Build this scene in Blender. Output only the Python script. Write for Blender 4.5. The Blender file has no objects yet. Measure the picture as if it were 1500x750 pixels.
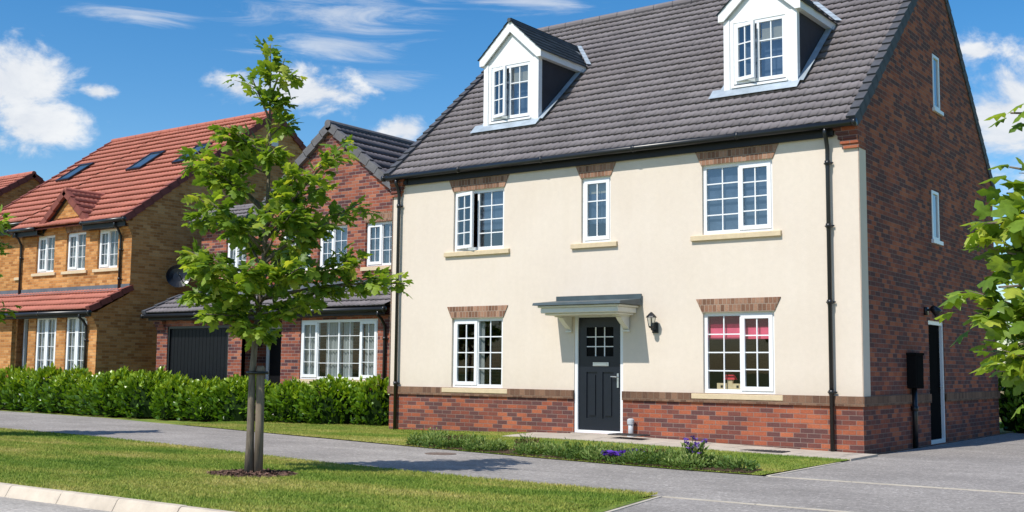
import bpy, bmesh, math, random
import numpy as np
from mathutils import Vector, Matrix
R = math.radians
scene = bpy.context.scene
COL = scene.collection

# ------------------------------------------------------------------ materials
def new_mat(name):
    m = bpy.data.materials.new(name); m.use_nodes = True
    nt = m.node_tree
    return m, nt, nt.nodes['Principled BSDF']

def N(nt, typ, **kw):
    n = nt.nodes.new(typ)
    for k, v in kw.items():
        if k.startswith('_'):
            setattr(n, k[1:], v)
        else:
            key = int(k[1:]) if k[0] == 'i' and k[1:].isdigit() else k.replace('__', ' ')
            n.inputs[key].default_value = v
    return n

def L(nt, a, b): nt.links.new(a, b)

def ramp(nt, fac, stops, interp='LINEAR'):
    r = nt.nodes.new('ShaderNodeValToRGB'); r.color_ramp.interpolation = interp
    e = r.color_ramp.elements
    while len(e) < len(stops): e.new(0.5)
    for i, (p, c) in enumerate(stops):
        e[i].position = p; e[i].color = (*c, 1)
    L(nt, fac, r.inputs[0]); return r

def mixc(nt, fac, a, b, mode='MIX'):
    m = nt.nodes.new('ShaderNodeMix'); m.data_type = 'RGBA'; m.blend_type = mode
    for sock, v in ((0, fac), (6, a), (7, b)):
        if hasattr(v, 'links'): L(nt, v, m.inputs[sock])
        elif sock == 0: m.inputs[0].default_value = v
        else: m.inputs[sock].default_value = (*v, 1)
    return m.outputs[2]

def bump(nt, bs, h, strength, dist):
    b = N(nt, 'ShaderNodeBump', Strength=strength, Distance=dist)
    L(nt, h, b.inputs['Height']); L(nt, b.outputs[0], bs.inputs['Normal']); return b

def plain(name, col, rough=0.5, spec=0.5, var=0.12, scale=6.0, metal=0.0, bumpy=0.0):
    m, nt, bs = new_mat(name)
    tc = N(nt, 'ShaderNodeTexCoord')
    nz = N(nt, 'ShaderNodeTexNoise', Scale=scale, Detail=5.0, Roughness=0.6)
    L(nt, tc.outputs['Object'], nz.inputs['Vector'])
    lo = tuple(c * (1 - var) for c in col); hi = tuple(min(1, c * (1 + var)) for c in col)
    r = ramp(nt, nz.outputs[0], [(0.3, lo), (0.7, hi)])
    L(nt, r.outputs[0], bs.inputs['Base Color'])
    bs.inputs['Roughness'].default_value = rough
    bs.inputs['Specular IOR Level'].default_value = spec
    bs.inputs['Metallic'].default_value = metal
    if bumpy:
        n2 = N(nt, 'ShaderNodeTexNoise', Scale=scale * 14, Detail=3.0)
        L(nt, tc.outputs['Object'], n2.inputs['Vector'])
        bump(nt, bs, n2.outputs[0], bumpy, 0.01)
    return m

def brick(name, stops, mortar, bw=0.225, rh=0.075, ms=0.010, weather=0.25, offset=0.5):
    m, nt, bs = new_mat(name)
    uv = N(nt, 'ShaderNodeUVMap')
    bt = N(nt, 'ShaderNodeTexBrick', Scale=1.0, Mortar__Size=ms / 2, Mortar__Smooth=0.25, Bias=0.0, Brick__Width=bw, Row__Height=rh)
    bt.offset = offset
    bt.inputs['Color1'].default_value = (0, 0, 0, 1); bt.inputs['Color2'].default_value = (1, 1, 1, 1)
    bt.inputs['Mortar'].default_value = (0.5, 0.5, 0.5, 1)
    L(nt, uv.outputs[0], bt.inputs['Vector'])
    # patchy mix: large noise shifts the tint a little so dark bricks cluster
    nz = N(nt, 'ShaderNodeTexNoise', Scale=2.6, Detail=3.0); L(nt, uv.outputs[0], nz.inputs['Vector'])
    ad = N(nt, 'ShaderNodeMath', _operation='MULTIPLY_ADD', i1=0.5, i2=-0.25); L(nt, nz.outputs[0], ad.inputs[0])
    sm = N(nt, 'ShaderNodeMath', _operation='ADD', _use_clamp=True)
    L(nt, bt.outputs['Color'], sm.inputs[0]); L(nt, ad.outputs[0], sm.inputs[1])
    rp = ramp(nt, sm.outputs[0], stops)
    fine = N(nt, 'ShaderNodeTexNoise', Scale=38.0, Detail=4.0, Roughness=0.7); L(nt, uv.outputs[0], fine.inputs['Vector'])
    fr = ramp(nt, fine.outputs[0], [(0.25, (0.72,) * 3), (0.75, (1.22,) * 3)])
    c = mixc(nt, 1.0, rp.outputs[0], fr.outputs[0], 'MULTIPLY')
    c = mixc(nt, bt.outputs['Fac'], c, mortar)
    big = N(nt, 'ShaderNodeTexNoise', Scale=0.7, Detail=6.0, Roughness=0.65); L(nt, uv.outputs[0], big.inputs['Vector'])
    br = ramp(nt, big.outputs[0], [(0.3, (1 - weather,) * 3), (0.65, (1.06,) * 3)])
    c = mixc(nt, 1.0, c, br.outputs[0], 'MULTIPLY')
    L(nt, c, bs.inputs['Base Color'])
    bs.inputs['Roughness'].default_value = 0.85; bs.inputs['Specular IOR Level'].default_value = 0.25
    inv = N(nt, 'ShaderNodeMath', _operation='MULTIPLY_ADD', i1=-1.0, i2=1.0); L(nt, bt.outputs['Fac'], inv.inputs[0])
    h = N(nt, 'ShaderNodeMath', _operation='MULTIPLY_ADD', i1=0.35); L(nt, fine.outputs[0], h.inputs[0]); L(nt, inv.outputs[0], h.inputs[2])
    bump(nt, bs, h.outputs[0], 0.7, 0.008)
    return m

def tilemat(name, col, var=0.25, rough=0.75, spec=0.3):
    m, nt, bs = new_mat(name)
    uv = N(nt, 'ShaderNodeUVMap')
    fl = N(nt, 'ShaderNodeVectorMath', _operation='FLOOR'); L(nt, uv.outputs[0], fl.inputs[0])
    wn = N(nt, 'ShaderNodeTexWhiteNoise', _noise_dimensions='2D'); L(nt, fl.outputs[0], wn.inputs['Vector'])
    tc = N(nt, 'ShaderNodeTexCoord')
    nz = N(nt, 'ShaderNodeTexNoise', Scale=1.3, Detail=7.0, Roughness=0.7); L(nt, tc.outputs['Object'], nz.inputs['Vector'])
    av = N(nt, 'ShaderNodeMath', _operation='MULTIPLY_ADD', i1=0.35); L(nt, wn.outputs[0], av.inputs[0])
    sc = N(nt, 'ShaderNodeMath', _operation='MULTIPLY', i1=0.65); L(nt, nz.outputs[0], sc.inputs[0]); L(nt, sc.outputs[0], av.inputs[2])
    r = ramp(nt, av.outputs[0], [(0.25, tuple(c * (1 - var) for c in col)), (0.75, tuple(c * (1 + var) for c in col))])
    f = N(nt, 'ShaderNodeTexNoise', Scale=60.0, Detail=3.0); L(nt, tc.outputs['Object'], f.inputs['Vector'])
    f2 = ramp(nt, f.outputs[0], [(0.3, (0.85,) * 3), (0.7, (1.12,) * 3)])
    c = mixc(nt, 1.0, r.outputs[0], f2.outputs[0], 'MULTIPLY')
    L(nt, c, bs.inputs['Base Color']); bs.inputs['Roughness'].default_value = rough; bs.inputs['Specular IOR Level'].default_value = spec
    bump(nt, bs, f.outputs[0], 0.25, 0.004)
    return m

def rendermat():
    m, nt, bs = new_mat('cream_render')
    tc = N(nt, 'ShaderNodeTexCoord')
    nz = N(nt, 'ShaderNodeTexNoise', Scale=0.9, Detail=7.0, Roughness=0.6); L(nt, tc.outputs['Object'], nz.inputs['Vector'])
    c = ramp(nt, nz.outputs[0], [(0.3, (0.690, 0.598, 0.500)), (0.7, (0.730, 0.640, 0.540))])
    mp = N(nt, 'ShaderNodeMapping', Scale=(5.0, 5.0, 0.35)); L(nt, tc.outputs['Object'], mp.inputs['Vector'])
    st = N(nt, 'ShaderNodeTexNoise', Scale=1.0, Detail=5.0); L(nt, mp.outputs[0], st.inputs['Vector'])
    s2 = ramp(nt, st.outputs[0], [(0.3, (0.982, 0.978, 0.968)), (0.6, (1, 1, 1))])
    cc = mixc(nt, 1.0, c.outputs[0], s2.outputs[0], 'MULTIPLY')
    sx = N(nt, 'ShaderNodeSeparateXYZ'); L(nt, tc.outputs['Object'], sx.inputs[0])
    dz = N(nt, 'ShaderNodeMapRange'); dz.inputs[1].default_value = 0.80; dz.inputs[2].default_value = 1.35; dz.inputs[3].default_value = 0.55; dz.inputs[4].default_value = 0.0; L(nt, sx.outputs[2], dz.inputs[0])
    pn = N(nt, 'ShaderNodeTexNoise', Scale=4.5, Detail=6.0, Roughness=0.7); L(nt, tc.outputs['Object'], pn.inputs['Vector'])
    pm = N(nt, 'ShaderNodeMath', _operation='MULTIPLY', _use_clamp=True); L(nt, dz.outputs[0], pm.inputs[0]); L(nt, pn.outputs[0], pm.inputs[1])
    cc = mixc(nt, pm.outputs[0], cc, (0.50, 0.42, 0.33))
    tn = N(nt, 'ShaderNodeTexNoise', Scale=11.0, Detail=6.0, Roughness=0.7); L(nt, tc.outputs['Object'], tn.inputs['Vector'])
    t3 = ramp(nt, tn.outputs[0], [(0.3, (0.965,) * 3), (0.7, (1.025,) * 3)]); cc = mixc(nt, 1.0, cc, t3.outputs[0], 'MULTIPLY')
    L(nt, cc, bs.inputs['Base Color']); bs.inputs['Roughness'].default_value = 0.9; bs.inputs['Specular IOR Level'].default_value = 0.2
    g = N(nt, 'ShaderNodeTexNoise', Scale=55.0, Detail=5.0, Roughness=0.7); L(nt, tc.outputs['Object'], g.inputs['Vector'])
    bump(nt, bs, g.outputs[0], 0.28, 0.008)
    return m

def asphalt(name, col):
    m, nt, bs = new_mat(name)
    tc = N(nt, 'ShaderNodeTexCoord')
    big = N(nt, 'ShaderNodeTexNoise', Scale=0.55, Detail=8.0, Roughness=0.65); L(nt, tc.outputs['Object'], big.inputs['Vector'])
    c = ramp(nt, big.outputs[0], [(0.3, tuple(x * 0.76 for x in col)), (0.7, tuple(x * 1.12 for x in col))])
    f = N(nt, 'ShaderNodeTexNoise', Scale=70.0, Detail=4.0, Roughness=0.8); L(nt, tc.outputs['Object'], f.inputs['Vector'])
    f2 = ramp(nt, f.outputs[0], [(0.3, (0.7,) * 3), (0.7, (1.28,) * 3)])
    sp = N(nt, 'ShaderNodeTexVoronoi', Scale=38.0); L(nt, tc.outputs['Object'], sp.inputs['Vector'])
    s2 = ramp(nt, sp.outputs['Color'], [(0.0, (0.70,) * 3), (0.75, (1.05,) * 3), (0.97, (1.55,) * 3)])
    c2 = mixc(nt, 1.0, c.outputs[0], f2.outputs[0], 'MULTIPLY'); c3 = mixc(nt, 1.0, c2, s2.outputs[0], 'MULTIPLY')
    mp = N(nt, 'ShaderNodeMapping', Scale=(0.35, 2.2, 1)); L(nt, tc.outputs['Object'], mp.inputs['Vector'])
    st = N(nt, 'ShaderNodeTexNoise', Scale=0.9, Detail=5.0, Distortion=1.2); L(nt, mp.outputs[0], st.inputs['Vector'])
    s3 = ramp(nt, st.outputs[0], [(0.35, (0.9,) * 3), (0.6, (1.04,) * 3)])
    c4 = mixc(nt, 1.0, c3, s3.outputs[0], 'MULTIPLY')
    L(nt, c4, bs.inputs['Base Color']); bs.inputs['Roughness'].default_value = 0.9; bs.inputs['Specular IOR Level'].default_value = 0.25
    bump(nt, bs, f.outputs[0], 0.5, 0.006)
    return m

GRASS_STOPS = [(0.28, (0.108, 0.200, 0.027)), (0.44, (0.210, 0.295, 0.046)), (0.55, (0.340, 0.360, 0.080)), (0.69, (0.500, 0.435, 0.155))]
def grassmat(name, blades):
    m, nt, bs = new_mat(name)
    tc = N(nt, 'ShaderNodeTexCoord')
    mp = N(nt, 'ShaderNodeMapping', Scale=(0.36, 0.95, 0.0)); L(nt, tc.outputs['Object'], mp.inputs['Vector'])
    nz = N(nt, 'ShaderNodeTexNoise', Scale=1.0, Detail=7.0, Roughness=0.62); L(nt, mp.outputs[0], nz.inputs['Vector'])
    f = N(nt, 'ShaderNodeTexNoise', Scale=22.0, Detail=4.0); L(nt, tc.outputs['Object'], f.inputs['Vector'])
    ad = N(nt, 'ShaderNodeMath', _operation='MULTIPLY_ADD', i1=0.26); L(nt, f.outputs[0], ad.inputs[0])
    sb = N(nt, 'ShaderNodeMath', _operation='ADD', i1=-0.13); L(nt, nz.outputs[0], sb.inputs[0]); L(nt, sb.outputs[0], ad.inputs[2])
    k = 1.0 if blades else 0.75
    r = ramp(nt, ad.outputs[0], [(p, tuple(x * k for x in c)) for p, c in GRASS_STOPS])
    out = r.outputs[0]
    if blades:
        uv = N(nt, 'ShaderNodeUVMap'); s = N(nt, 'ShaderNodeSeparateXYZ'); L(nt, uv.outputs[0], s.inputs[0])
        rr = ramp(nt, s.outputs[0], [(0, (0.72, 0.78, 0.7)), (1, (1.3, 1.22, 1.2))])
        out = mixc(nt, 1.0, out, rr.outputs[0], 'MULTIPLY')
    L(nt, out, bs.inputs['Base Color']); bs.inputs['Roughness'].default_value = 0.75; bs.inputs['Specular IOR Level'].default_value = 0.2
    if blades:
        tr = N(nt, 'ShaderNodeBsdfTranslucent'); L(nt, out, tr.inputs[0])
        mx = N(nt, 'ShaderNodeMixShader'); mx.inputs[0].default_value = 0.3
        L(nt, bs.outputs[0], mx.inputs[1]); L(nt, tr.outputs[0], mx.inputs[2])
        L(nt, mx.outputs[0], nt.nodes['Material Output'].inputs[0])
    else:
        bump(nt, bs, f.outputs[0], 0.6, 0.03)
    return m

def leafmat(name, stops, trans=0.4, rough=0.45, spec=0.4):
    m, nt, bs = new_mat(name)
    uv = N(nt, 'ShaderNodeUVMap'); s = N(nt, 'ShaderNodeSeparateXYZ'); L(nt, uv.outputs[0], s.inputs[0])
    r = ramp(nt, s.outputs[0], stops)
    tc = N(nt, 'ShaderNodeTexCoord')
    nz = N(nt, 'ShaderNodeTexNoise', Scale=30.0, Detail=3.0); L(nt, tc.outputs['Object'], nz.inputs['Vector'])
    v = ramp(nt, nz.outputs[0], [(0.3, (0.82,) * 3), (0.7, (1.15,) * 3)])
    c = mixc(nt, 1.0, r.outputs[0], v.outputs[0], 'MULTIPLY')
    L(nt, c, bs.inputs['Base Color']); bs.inputs['Roughness'].default_value = rough; bs.inputs['Specular IOR Level'].default_value = spec
    tr = N(nt, 'ShaderNodeBsdfTranslucent')
    tcol = mixc(nt, 1.0, c, (1.55, 1.45, 0.55), 'MULTIPLY'); L(nt, tcol, tr.inputs[0])
    mx = N(nt, 'ShaderNodeMixShader'); mx.inputs[0].default_value = trans
    L(nt, bs.outputs[0], mx.inputs[1]); L(nt, tr.outputs[0], mx.inputs[2])
    L(nt, mx.outputs[0], nt.nodes['Material Output'].inputs[0])
    return m

def glassmat(name, tint=(0.80, 0.84, 0.85), refl=0.045):
    m, nt, bs = new_mat(name)
    nt.nodes.remove(bs)
    t = N(nt, 'ShaderNodeBsdfTransparent'); t.inputs[0].default_value = (*tint, 1)
    g = N(nt, 'ShaderNodeBsdfGlossy'); g.inputs['Roughness'].default_value = 0.015; g.inputs[0].default_value = (0.9, 0.95, 1, 1)
    tc = N(nt, 'ShaderNodeTexCoord'); nz = N(nt, 'ShaderNodeTexNoise', Scale=1.4, Detail=1.0); L(nt, tc.outputs['Object'], nz.inputs['Vector'])
    b = N(nt, 'ShaderNodeBump', Strength=0.12, Distance=0.02); L(nt, nz.outputs[0], b.inputs['Height']); L(nt, b.outputs[0], g.inputs['Normal'])
    lw = N(nt, 'ShaderNodeLayerWeight', Blend=0.5)
    pw = N(nt, 'ShaderNodeMath', _operation='POWER', i1=4.0); L(nt, lw.outputs['Facing'], pw.inputs[0])
    a = N(nt, 'ShaderNodeMath', _operation='MULTIPLY_ADD', i1=0.8, i2=refl, _use_clamp=True); L(nt, pw.outputs[0], a.inputs[0])
    mx = N(nt, 'ShaderNodeMixShader'); L(nt, a.outputs[0], mx.inputs[0]); L(nt, t.outputs[0], mx.inputs[1]); L(nt, g.outputs[0], mx.inputs[2])
    L(nt, mx.outputs[0], nt.nodes['Material Output'].inputs[0])
    return m

def barkmat(name, lo, hi, sc=(18, 18, 3)):
    m, nt, bs = new_mat(name)
    tc = N(nt, 'ShaderNodeTexCoord'); mp = N(nt, 'ShaderNodeMapping', Scale=sc); L(nt, tc.outputs['Object'], mp.inputs['Vector'])
    nz = N(nt, 'ShaderNodeTexNoise', Scale=2.0, Detail=6.0, Roughness=0.7); L(nt, mp.outputs[0], nz.inputs['Vector'])
    r = ramp(nt, nz.outputs[0], [(0.3, lo), (0.7, hi)]); L(nt, r.outputs[0], bs.inputs['Base Color'])
    bs.inputs['Roughness'].default_value = 0.9; bump(nt, bs, nz.outputs[0], 0.6, 0.01)
    return m

M = {}
RED = [(0.0, (0.115, 0.054, 0.051)), (0.28, (0.148, 0.058, 0.050)), (0.52, (0.235, 0.072, 0.048)), (0.74, (0.350, 0.098, 0.050)), (1.0, (0.430, 0.135, 0.066))]
M['brick'] = brick('red_multi_brick', RED, (0.27, 0.195, 0.165))
REDB = [(0.0, (0.085, 0.040, 0.045)), (0.26, (0.150, 0.050, 0.045)), (0.45, (0.290, 0.085, 0.050)), (0.75, (0.370, 0.115, 0.065)), (1.0, (0.43, 0.16, 0.09))]
M['brick2'] = brick('red_brick', REDB, (0.34, 0.27, 0.24))
M['header'] = brick('brown_header_brick', [(0.0, (0.130, 0.070, 0.047)), (0.5, (0.190, 0.104, 0.066)), (1.0, (0.255, 0.145, 0.092))], (0.24, 0.165, 0.115), bw=0.113, rh=0.155)
M['soldier'] = brick('brown_soldier_brick', [(0.0, (0.17, 0.088, 0.055)), (0.5, (0.28, 0.145, 0.090)), (1.0, (0.40, 0.23, 0.15))], (0.40, 0.31, 0.24), bw=0.074, rh=0.118)
M['buff'] = brick('buff_brick', [(0.0, (0.38, 0.150, 0.042)), (0.4, (0.52, 0.225, 0.066)), (0.7, (0.61, 0.28, 0.088)), (1.0, (0.66, 0.34, 0.125))], (0.50, 0.33, 0.17))
M['render'] = rendermat()
M['tile'] = tilemat('grey_roof_tile', (0.180, 0.160, 0.166), var=0.16)
M['tile_red'] = tilemat('terracotta_roof_tile', (0.43, 0.150, 0.105), var=0.14)
M['slate'] = tilemat('dormer_slate', (0.085, 0.100, 0.115), var=0.3)
M['verge'] = plain('verge_tile', (0.072, 0.074, 0.084), 0.7, 0.3, 0.25)
M['verge_red'] = plain('verge_tile_red', (0.20, 0.060, 0.045), 0.75, 0.3, 0.2)
M['verge2'] = plain('verge_tile_grey', (0.135, 0.130, 0.135), 0.75, 0.3, 0.2)
M['upvc'] = plain('white_upvc', (0.80, 0.81, 0.82), 0.28, 0.5, 0.02)
M['white'] = plain('white_board', (0.80, 0.80, 0.79), 0.45, 0.4, 0.04)
M['offwhite'] = plain('cream_gloss', (0.74, 0.72, 0.66), 0.5, 0.4, 0.05)
M['black'] = plain('black_plastic', (0.012, 0.013, 0.015), 0.32, 0.5, 0.15)
M['blackboard'] = plain('black_fascia', (0.010, 0.010, 0.012), 0.5, 0.35, 0.15)
M['cheek'] = plain('dark_grey_cheek', (0.030, 0.032, 0.040), 0.6, 0.3, 0.15)
M['lead'] = plain('lead_sheet', (0.36, 0.42, 0.47), 0.5, 0.5, 0.22, 3.5, 0.25)
M['leaddark'] = plain('weathered_lead', (0.060, 0.085, 0.095), 0.5, 0.5, 0.2, 3.0, 0.1)
M['flash'] = plain('lead_flashing', (0.115, 0.128, 0.150), 0.6, 0.4, 0.2, 3.0)
M['stone'] = plain('sandstone_sill', (0.62, 0.50, 0.33), 0.85, 0.2, 0.08, 9.0, bumpy=0.15)
M['door'] = plain('dark_blue_door', (0.009, 0.012, 0.019), 0.34, 0.4, 0.1)
M['garage'] = plain('black_garage_door', (0.006, 0.0065, 0.008), 0.5, 0.25, 0.15)
M['chrome'] = plain('brushed_metal', (0.62, 0.63, 0.65), 0.3, 0.5, 0.05, metal=0.9)
M['glass'] = glassmat('window_glass')
M['glass_up'] = glassmat('upper_window_glass', (0.62, 0.68, 0.72), 0.16)
M['dark'] = plain('dark_interior', (0.020, 0.022, 0.026), 0.9, 0.1, 0.3, 2.0)
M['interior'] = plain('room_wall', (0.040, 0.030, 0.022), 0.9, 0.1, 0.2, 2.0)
M['net'] = plain('net_curtain', (0.33, 0.345, 0.335), 0.9, 0.1, 0.08, 14.0)
M['blindblue'] = plain('grey_blue_blind', (0.13, 0.165, 0.215), 0.9, 0.1, 0.25, 8.0)
M['blindcream'] = plain('cream_blind', (0.55, 0.47, 0.32), 0.9, 0.1, 0.08, 9.0)
M['blindred'] = plain('dark_red_blind', (0.27, 0.014, 0.050), 0.8, 0.1, 0.15, 9.0)
M['blindpink'] = plain('pink_blind_band', (0.85, 0.13, 0.22), 0.8, 0.1, 0.08, 9.0)
M['path'] = asphalt('path_asphalt', (0.325, 0.296, 0.268))
M['drive'] = asphalt('drive_asphalt', (0.318, 0.290, 0.264))
M['road'] = asphalt('road_surface', (0.42, 0.385, 0.34))
M['slab'] = plain('concrete_slab', (0.44, 0.385, 0.32), 0.9, 0.2, 0.15, 3.0, bumpy=0.3)
M['kerb'] = plain('concrete_kerb', (0.53, 0.455, 0.36), 0.9, 0.2, 0.16, 3.5, bumpy=0.4)
M['edging'] = plain('concrete_edging', (0.48, 0.43, 0.35), 0.9, 0.2, 0.15, 3.0, bumpy=0.3)
M['soil'] = plain('soil', (0.085, 0.055, 0.035), 0.95, 0.1, 0.4, 18.0, bumpy=0.9)
M['bark'] = barkmat('wood_bark_chip', (0.05, 0.026, 0.018), (0.24, 0.13, 0.09), (9, 9, 9))
M['ground'] = grassmat('ground_grass', False)
M['lawn'] = grassmat('lawn_base', False)
M['blade'] = grassmat('lawn_blade', True)
M['trunk'] = barkmat('sapling_bark', (0.075, 0.060, 0.042), (0.235, 0.190, 0.140))
M['stake'] = barkmat('timber_stake', (0.12, 0.090, 0.062), (0.27, 0.215, 0.155), (14, 14, 1.6))
M['maple'] = leafmat('maple_leaf', [(0.0, (0.085, 0.165, 0.022)), (0.5, (0.190, 0.300, 0.036)), (0.85, (0.295, 0.400, 0.055)), (1.0, (0.45, 0.50, 0.08))], 0.48)
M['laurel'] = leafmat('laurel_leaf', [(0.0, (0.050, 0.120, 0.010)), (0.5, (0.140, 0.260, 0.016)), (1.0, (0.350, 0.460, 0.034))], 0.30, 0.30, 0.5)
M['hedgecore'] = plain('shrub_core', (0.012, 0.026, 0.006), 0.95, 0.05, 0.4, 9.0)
M['cover'] = leafmat('border_leaf', [(0.0, (0.060, 0.125, 0.025)), (0.6, (0.160, 0.250, 0.055)), (1.0, (0.32, 0.38, 0.12))], 0.3, 0.6, 0.3)
M['bronze'] = leafmat('bronze_leaf', [(0.0, (0.10, 0.065, 0.035)), (1.0, (0.22, 0.16, 0.08))], 0.3, 0.7, 0.2)
M['purple'] = leafmat('purple_petal', [(0.0, (0.075, 0.020, 0.30)), (1.0, (0.17, 0.07, 0.55))], 0.3, 0.6, 0.2)
M['violet'] = leafmat('violet_petal', [(0.0, (0.13, 0.06, 0.36)), (1.0, (0.30, 0.17, 0.60))], 0.3, 0.6, 0.2)
M['farleaf'] = leafmat('far_leaf', [(0.0, (0.030, 0.070, 0.018)), (1.0, (0.085, 0.14, 0.035))], 0.25, 0.7, 0.2)
M['toywood'] = plain('pale_wood', (0.68, 0.52, 0.30), 0.6, 0.3, 0.08)
M['toyred'] = plain('red_paint', (0.62, 0.02, 0.03), 0.4, 0.4, 0.05)
M['iron'] = plain('cast_iron', (0.16, 0.115, 0.09), 0.8, 0.3, 0.3, 20.0, bumpy=0.4)
M['mat'] = plain('dark_mat', (0.075, 0.070, 0.068), 0.95, 0.1, 0.3, 30.0)
M['skyglass'] = plain('rooflight_glass', (0.05, 0.075, 0.10), 0.06, 0.9, 0.1)
M['darkglass'] = plain('dark_door_glass', (0.012, 0.012, 0.012), 0.9, 0.0, 0.1)
M['fence'] = plain('fence_timber', (0.30, 0.24, 0.17), 0.9, 0.2, 0.2, 5.0)
M['greypost'] = plain('grey_plastic', (0.50, 0.52, 0.54), 0.5, 0.4, 0.08)

# ------------------------------------------------------------------ mesh building
class MB:
    def __init__(s): s.v = []; s.f = []; s.uv = []; s.smooth = False
    def quad(s, *p, uv=None):
        i = len(s.v); s.v += [tuple(q) for q in p]; s.f.append(tuple(range(i, i + len(p)))); s.uv.append(uv)
    def box(s, a, b):
        x0, y0, z0 = (min(a[i], b[i]) for i in range(3)); x1, y1, z1 = (max(a[i], b[i]) for i in range(3))
        s.hexa([(x0, y0, z0), (x1, y0, z0), (x1, y1, z0), (x0, y1, z0), (x0, y0, z1), (x1, y0, z1), (x1, y1, z1), (x0, y1, z1)])
    def hexa(s, p):
        i = len(s.v); s.v += [tuple(q) for q in p]
        for f in ((0, 3, 2, 1), (4, 5, 6, 7), (0, 1, 5, 4), (1, 2, 6, 5), (2, 3, 7, 6), (3, 0, 4, 7)):
            s.f.append(tuple(i + k for k in f)); s.uv.append(None)
    def fbox(s, F, u0, u1, w0, w1, z0, z1):
        s.hexa([F(u, w, z) for z in (z0, z1) for (u, w) in ((u0, w0), (u1, w0), (u1, w1), (u0, w1))])
    def prism(s, poly, e):
        n = len(poly); i = len(s.v); e = Vector(e)
        s.v += [tuple(p) for p in poly] + [tuple(Vector(p) + e) for p in poly]
        s.f.append(tuple(range(i, i + n))); s.f.append(tuple(range(i + 2 * n - 1, i + n - 1, -1))); s.uv += [None, None]
        for k in range(n):
            j = (k + 1) % n; s.f.append((i + k, i + j, i + n + j, i + n + k)); s.uv.append(None)
    def tube(s, pts, radii, n=10, caps=True):
        pts = [Vector(p) for p in pts]; i0 = len(s.v)
        if not hasattr(radii, '__len__'): radii = [radii] * len(pts)
        up = None
        for k, p in enumerate(pts):
            d = (pts[min(k + 1, len(pts) - 1)] - pts[max(k - 1, 0)]).normalized()
            if up is None: up = d.orthogonal().normalized()
            a = (up - d * up.dot(d)).normalized(); up = a; b = d.cross(a)
            for j in range(n):
                t = 2 * math.pi * j / n; s.v.append(tuple(p + (a * math.cos(t) + b * math.sin(t)) * radii[k]))
        for k in range(len(pts) - 1):
            for j in range(n):
                a_, b_ = i0 + k * n + j, i0 + k * n + (j + 1) % n
                s.f.append((a_, b_, b_ + n, a_ + n)); s.uv.append(None)
        if caps:
            s.f.append(tuple(range(i0 + n - 1, i0 - 1, -1))); m = i0 + (len(pts) - 1) * n; s.f.append(tuple(range(m, m + n))); s.uv += [None, None]
    def lathe(s, c, prof, n=20):
        i0 = len(s.v)
        for (r, z) in prof:
            for j in range(n):
                t = 2 * math.pi * j / n; s.v.append((c[0] + r * math.cos(t), c[1] + r * math.sin(t), c[2] + z))
        for k in range(len(prof) - 1):
            for j in range(n):
                a, b = i0 + k * n + j, i0 + k * n + (j + 1) % n
                s.f.append((a, b, b + n, a + n)); s.uv.append(None)
        m = i0 + (len(prof) - 1) * n
        s.f.append(tuple(range(i0 + n - 1, i0 - 1, -1))); s.f.append(tuple(range(m, m + n))); s.uv += [None, None]
    def build(s, name, mat, parent=None, smooth=False, recalc=True, bevel=0.0, label=None):
        o0 = Vector((0, 0, 0))
        p = parent
        while p is not None: o0 += p.location; p = p.parent
        me = bpy.data.meshes.new(name)
        me.from_pydata([tuple(Vector(v) - o0) for v in s.v], [], s.f)
        uvl = me.uv_layers.new(name='UVMap')
        for pi, poly in enumerate(me.polygons):
            u = s.uv[pi]
            n = poly.normal; ax = max(range(3), key=lambda k: abs(n[k]))
            for q, li in enumerate(poly.loop_indices):
                if u is not None: uvl.data[li].uv = u[q]
                else:
                    c = s.v[s.f[pi][q]]
                    uvl.data[li].uv = (c[1], c[2]) if ax == 0 else ((c[0], c[2]) if ax == 1 else (c[0], c[1]))
        if recalc or bevel:
            bm = bmesh.new(); bm.from_mesh(me)
            if recalc:
                bmesh.ops.recalc_face_normals(bm, faces=bm.faces)
            if bevel:
                ed = [e for e in bm.edges if len(e.link_faces) == 2 and e.calc_face_angle(0) > 0.6]
                bmesh.ops.bevel(bm, geom=ed, offset=bevel, segments=1, affect='EDGES')
            bm.to_mesh(me); bm.free()
        if smooth:
            for p_ in me.polygons: p_.use_smooth = True
        me.materials.append(mat)
        o = bpy.data.objects.new(name, me); COL.objects.link(o)
        o.parent = parent
        if label: o['label'] = label
        return o

def tag(o, label=None, cat=None, group=None, kind=None):
    if label: o['label'] = label
    if cat: o['category'] = cat
    if group: o['group'] = group
    if kind: o['kind'] = kind
    return o
def thing(name, label, cat, loc, group=None):
    o = bpy.data.objects.new(name, None); COL.objects.link(o); o.location = loc; o.empty_display_size = 0.3
    return tag(o, label, cat, group)
def copy_tree(o, parent=None):
    c = o.copy(); COL.objects.link(c); c.parent = parent
    for ch in list(o.children): copy_tree(ch, c)
    return c
def struct(o): o['kind'] = 'structure'; return o

def np_mesh(name, V, F, uvs, mat, parent=None, smooth=False):
    """V (n,3), F (m,k) all the same k, uvs (m,k,2) or None"""
    me = bpy.data.meshes.new(name); n, (m, k) = len(V), F.shape
    me.vertices.add(n); me.vertices.foreach_set('co', np.ascontiguousarray(V, dtype=np.float32).ravel())
    me.loops.add(m * k); me.loops.foreach_set('vertex_index', F.astype(np.int32).ravel())
    me.polygons.add(m); me.polygons.foreach_set('loop_start', np.arange(0, m * k, k, dtype=np.int32))
    if smooth: me.polygons.foreach_set('use_smooth', np.ones(m, dtype=bool))
    me.update(calc_edges=True)
    if uvs is not None:
        l = me.uv_layers.new(name='UVMap'); l.data.foreach_set('uv', np.ascontiguousarray(uvs, dtype=np.float32).ravel())
    me.validate()
    me.materials.append(mat)
    o = bpy.data.objects.new(name, me); COL.objects.link(o); o.parent = parent
    return o

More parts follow.
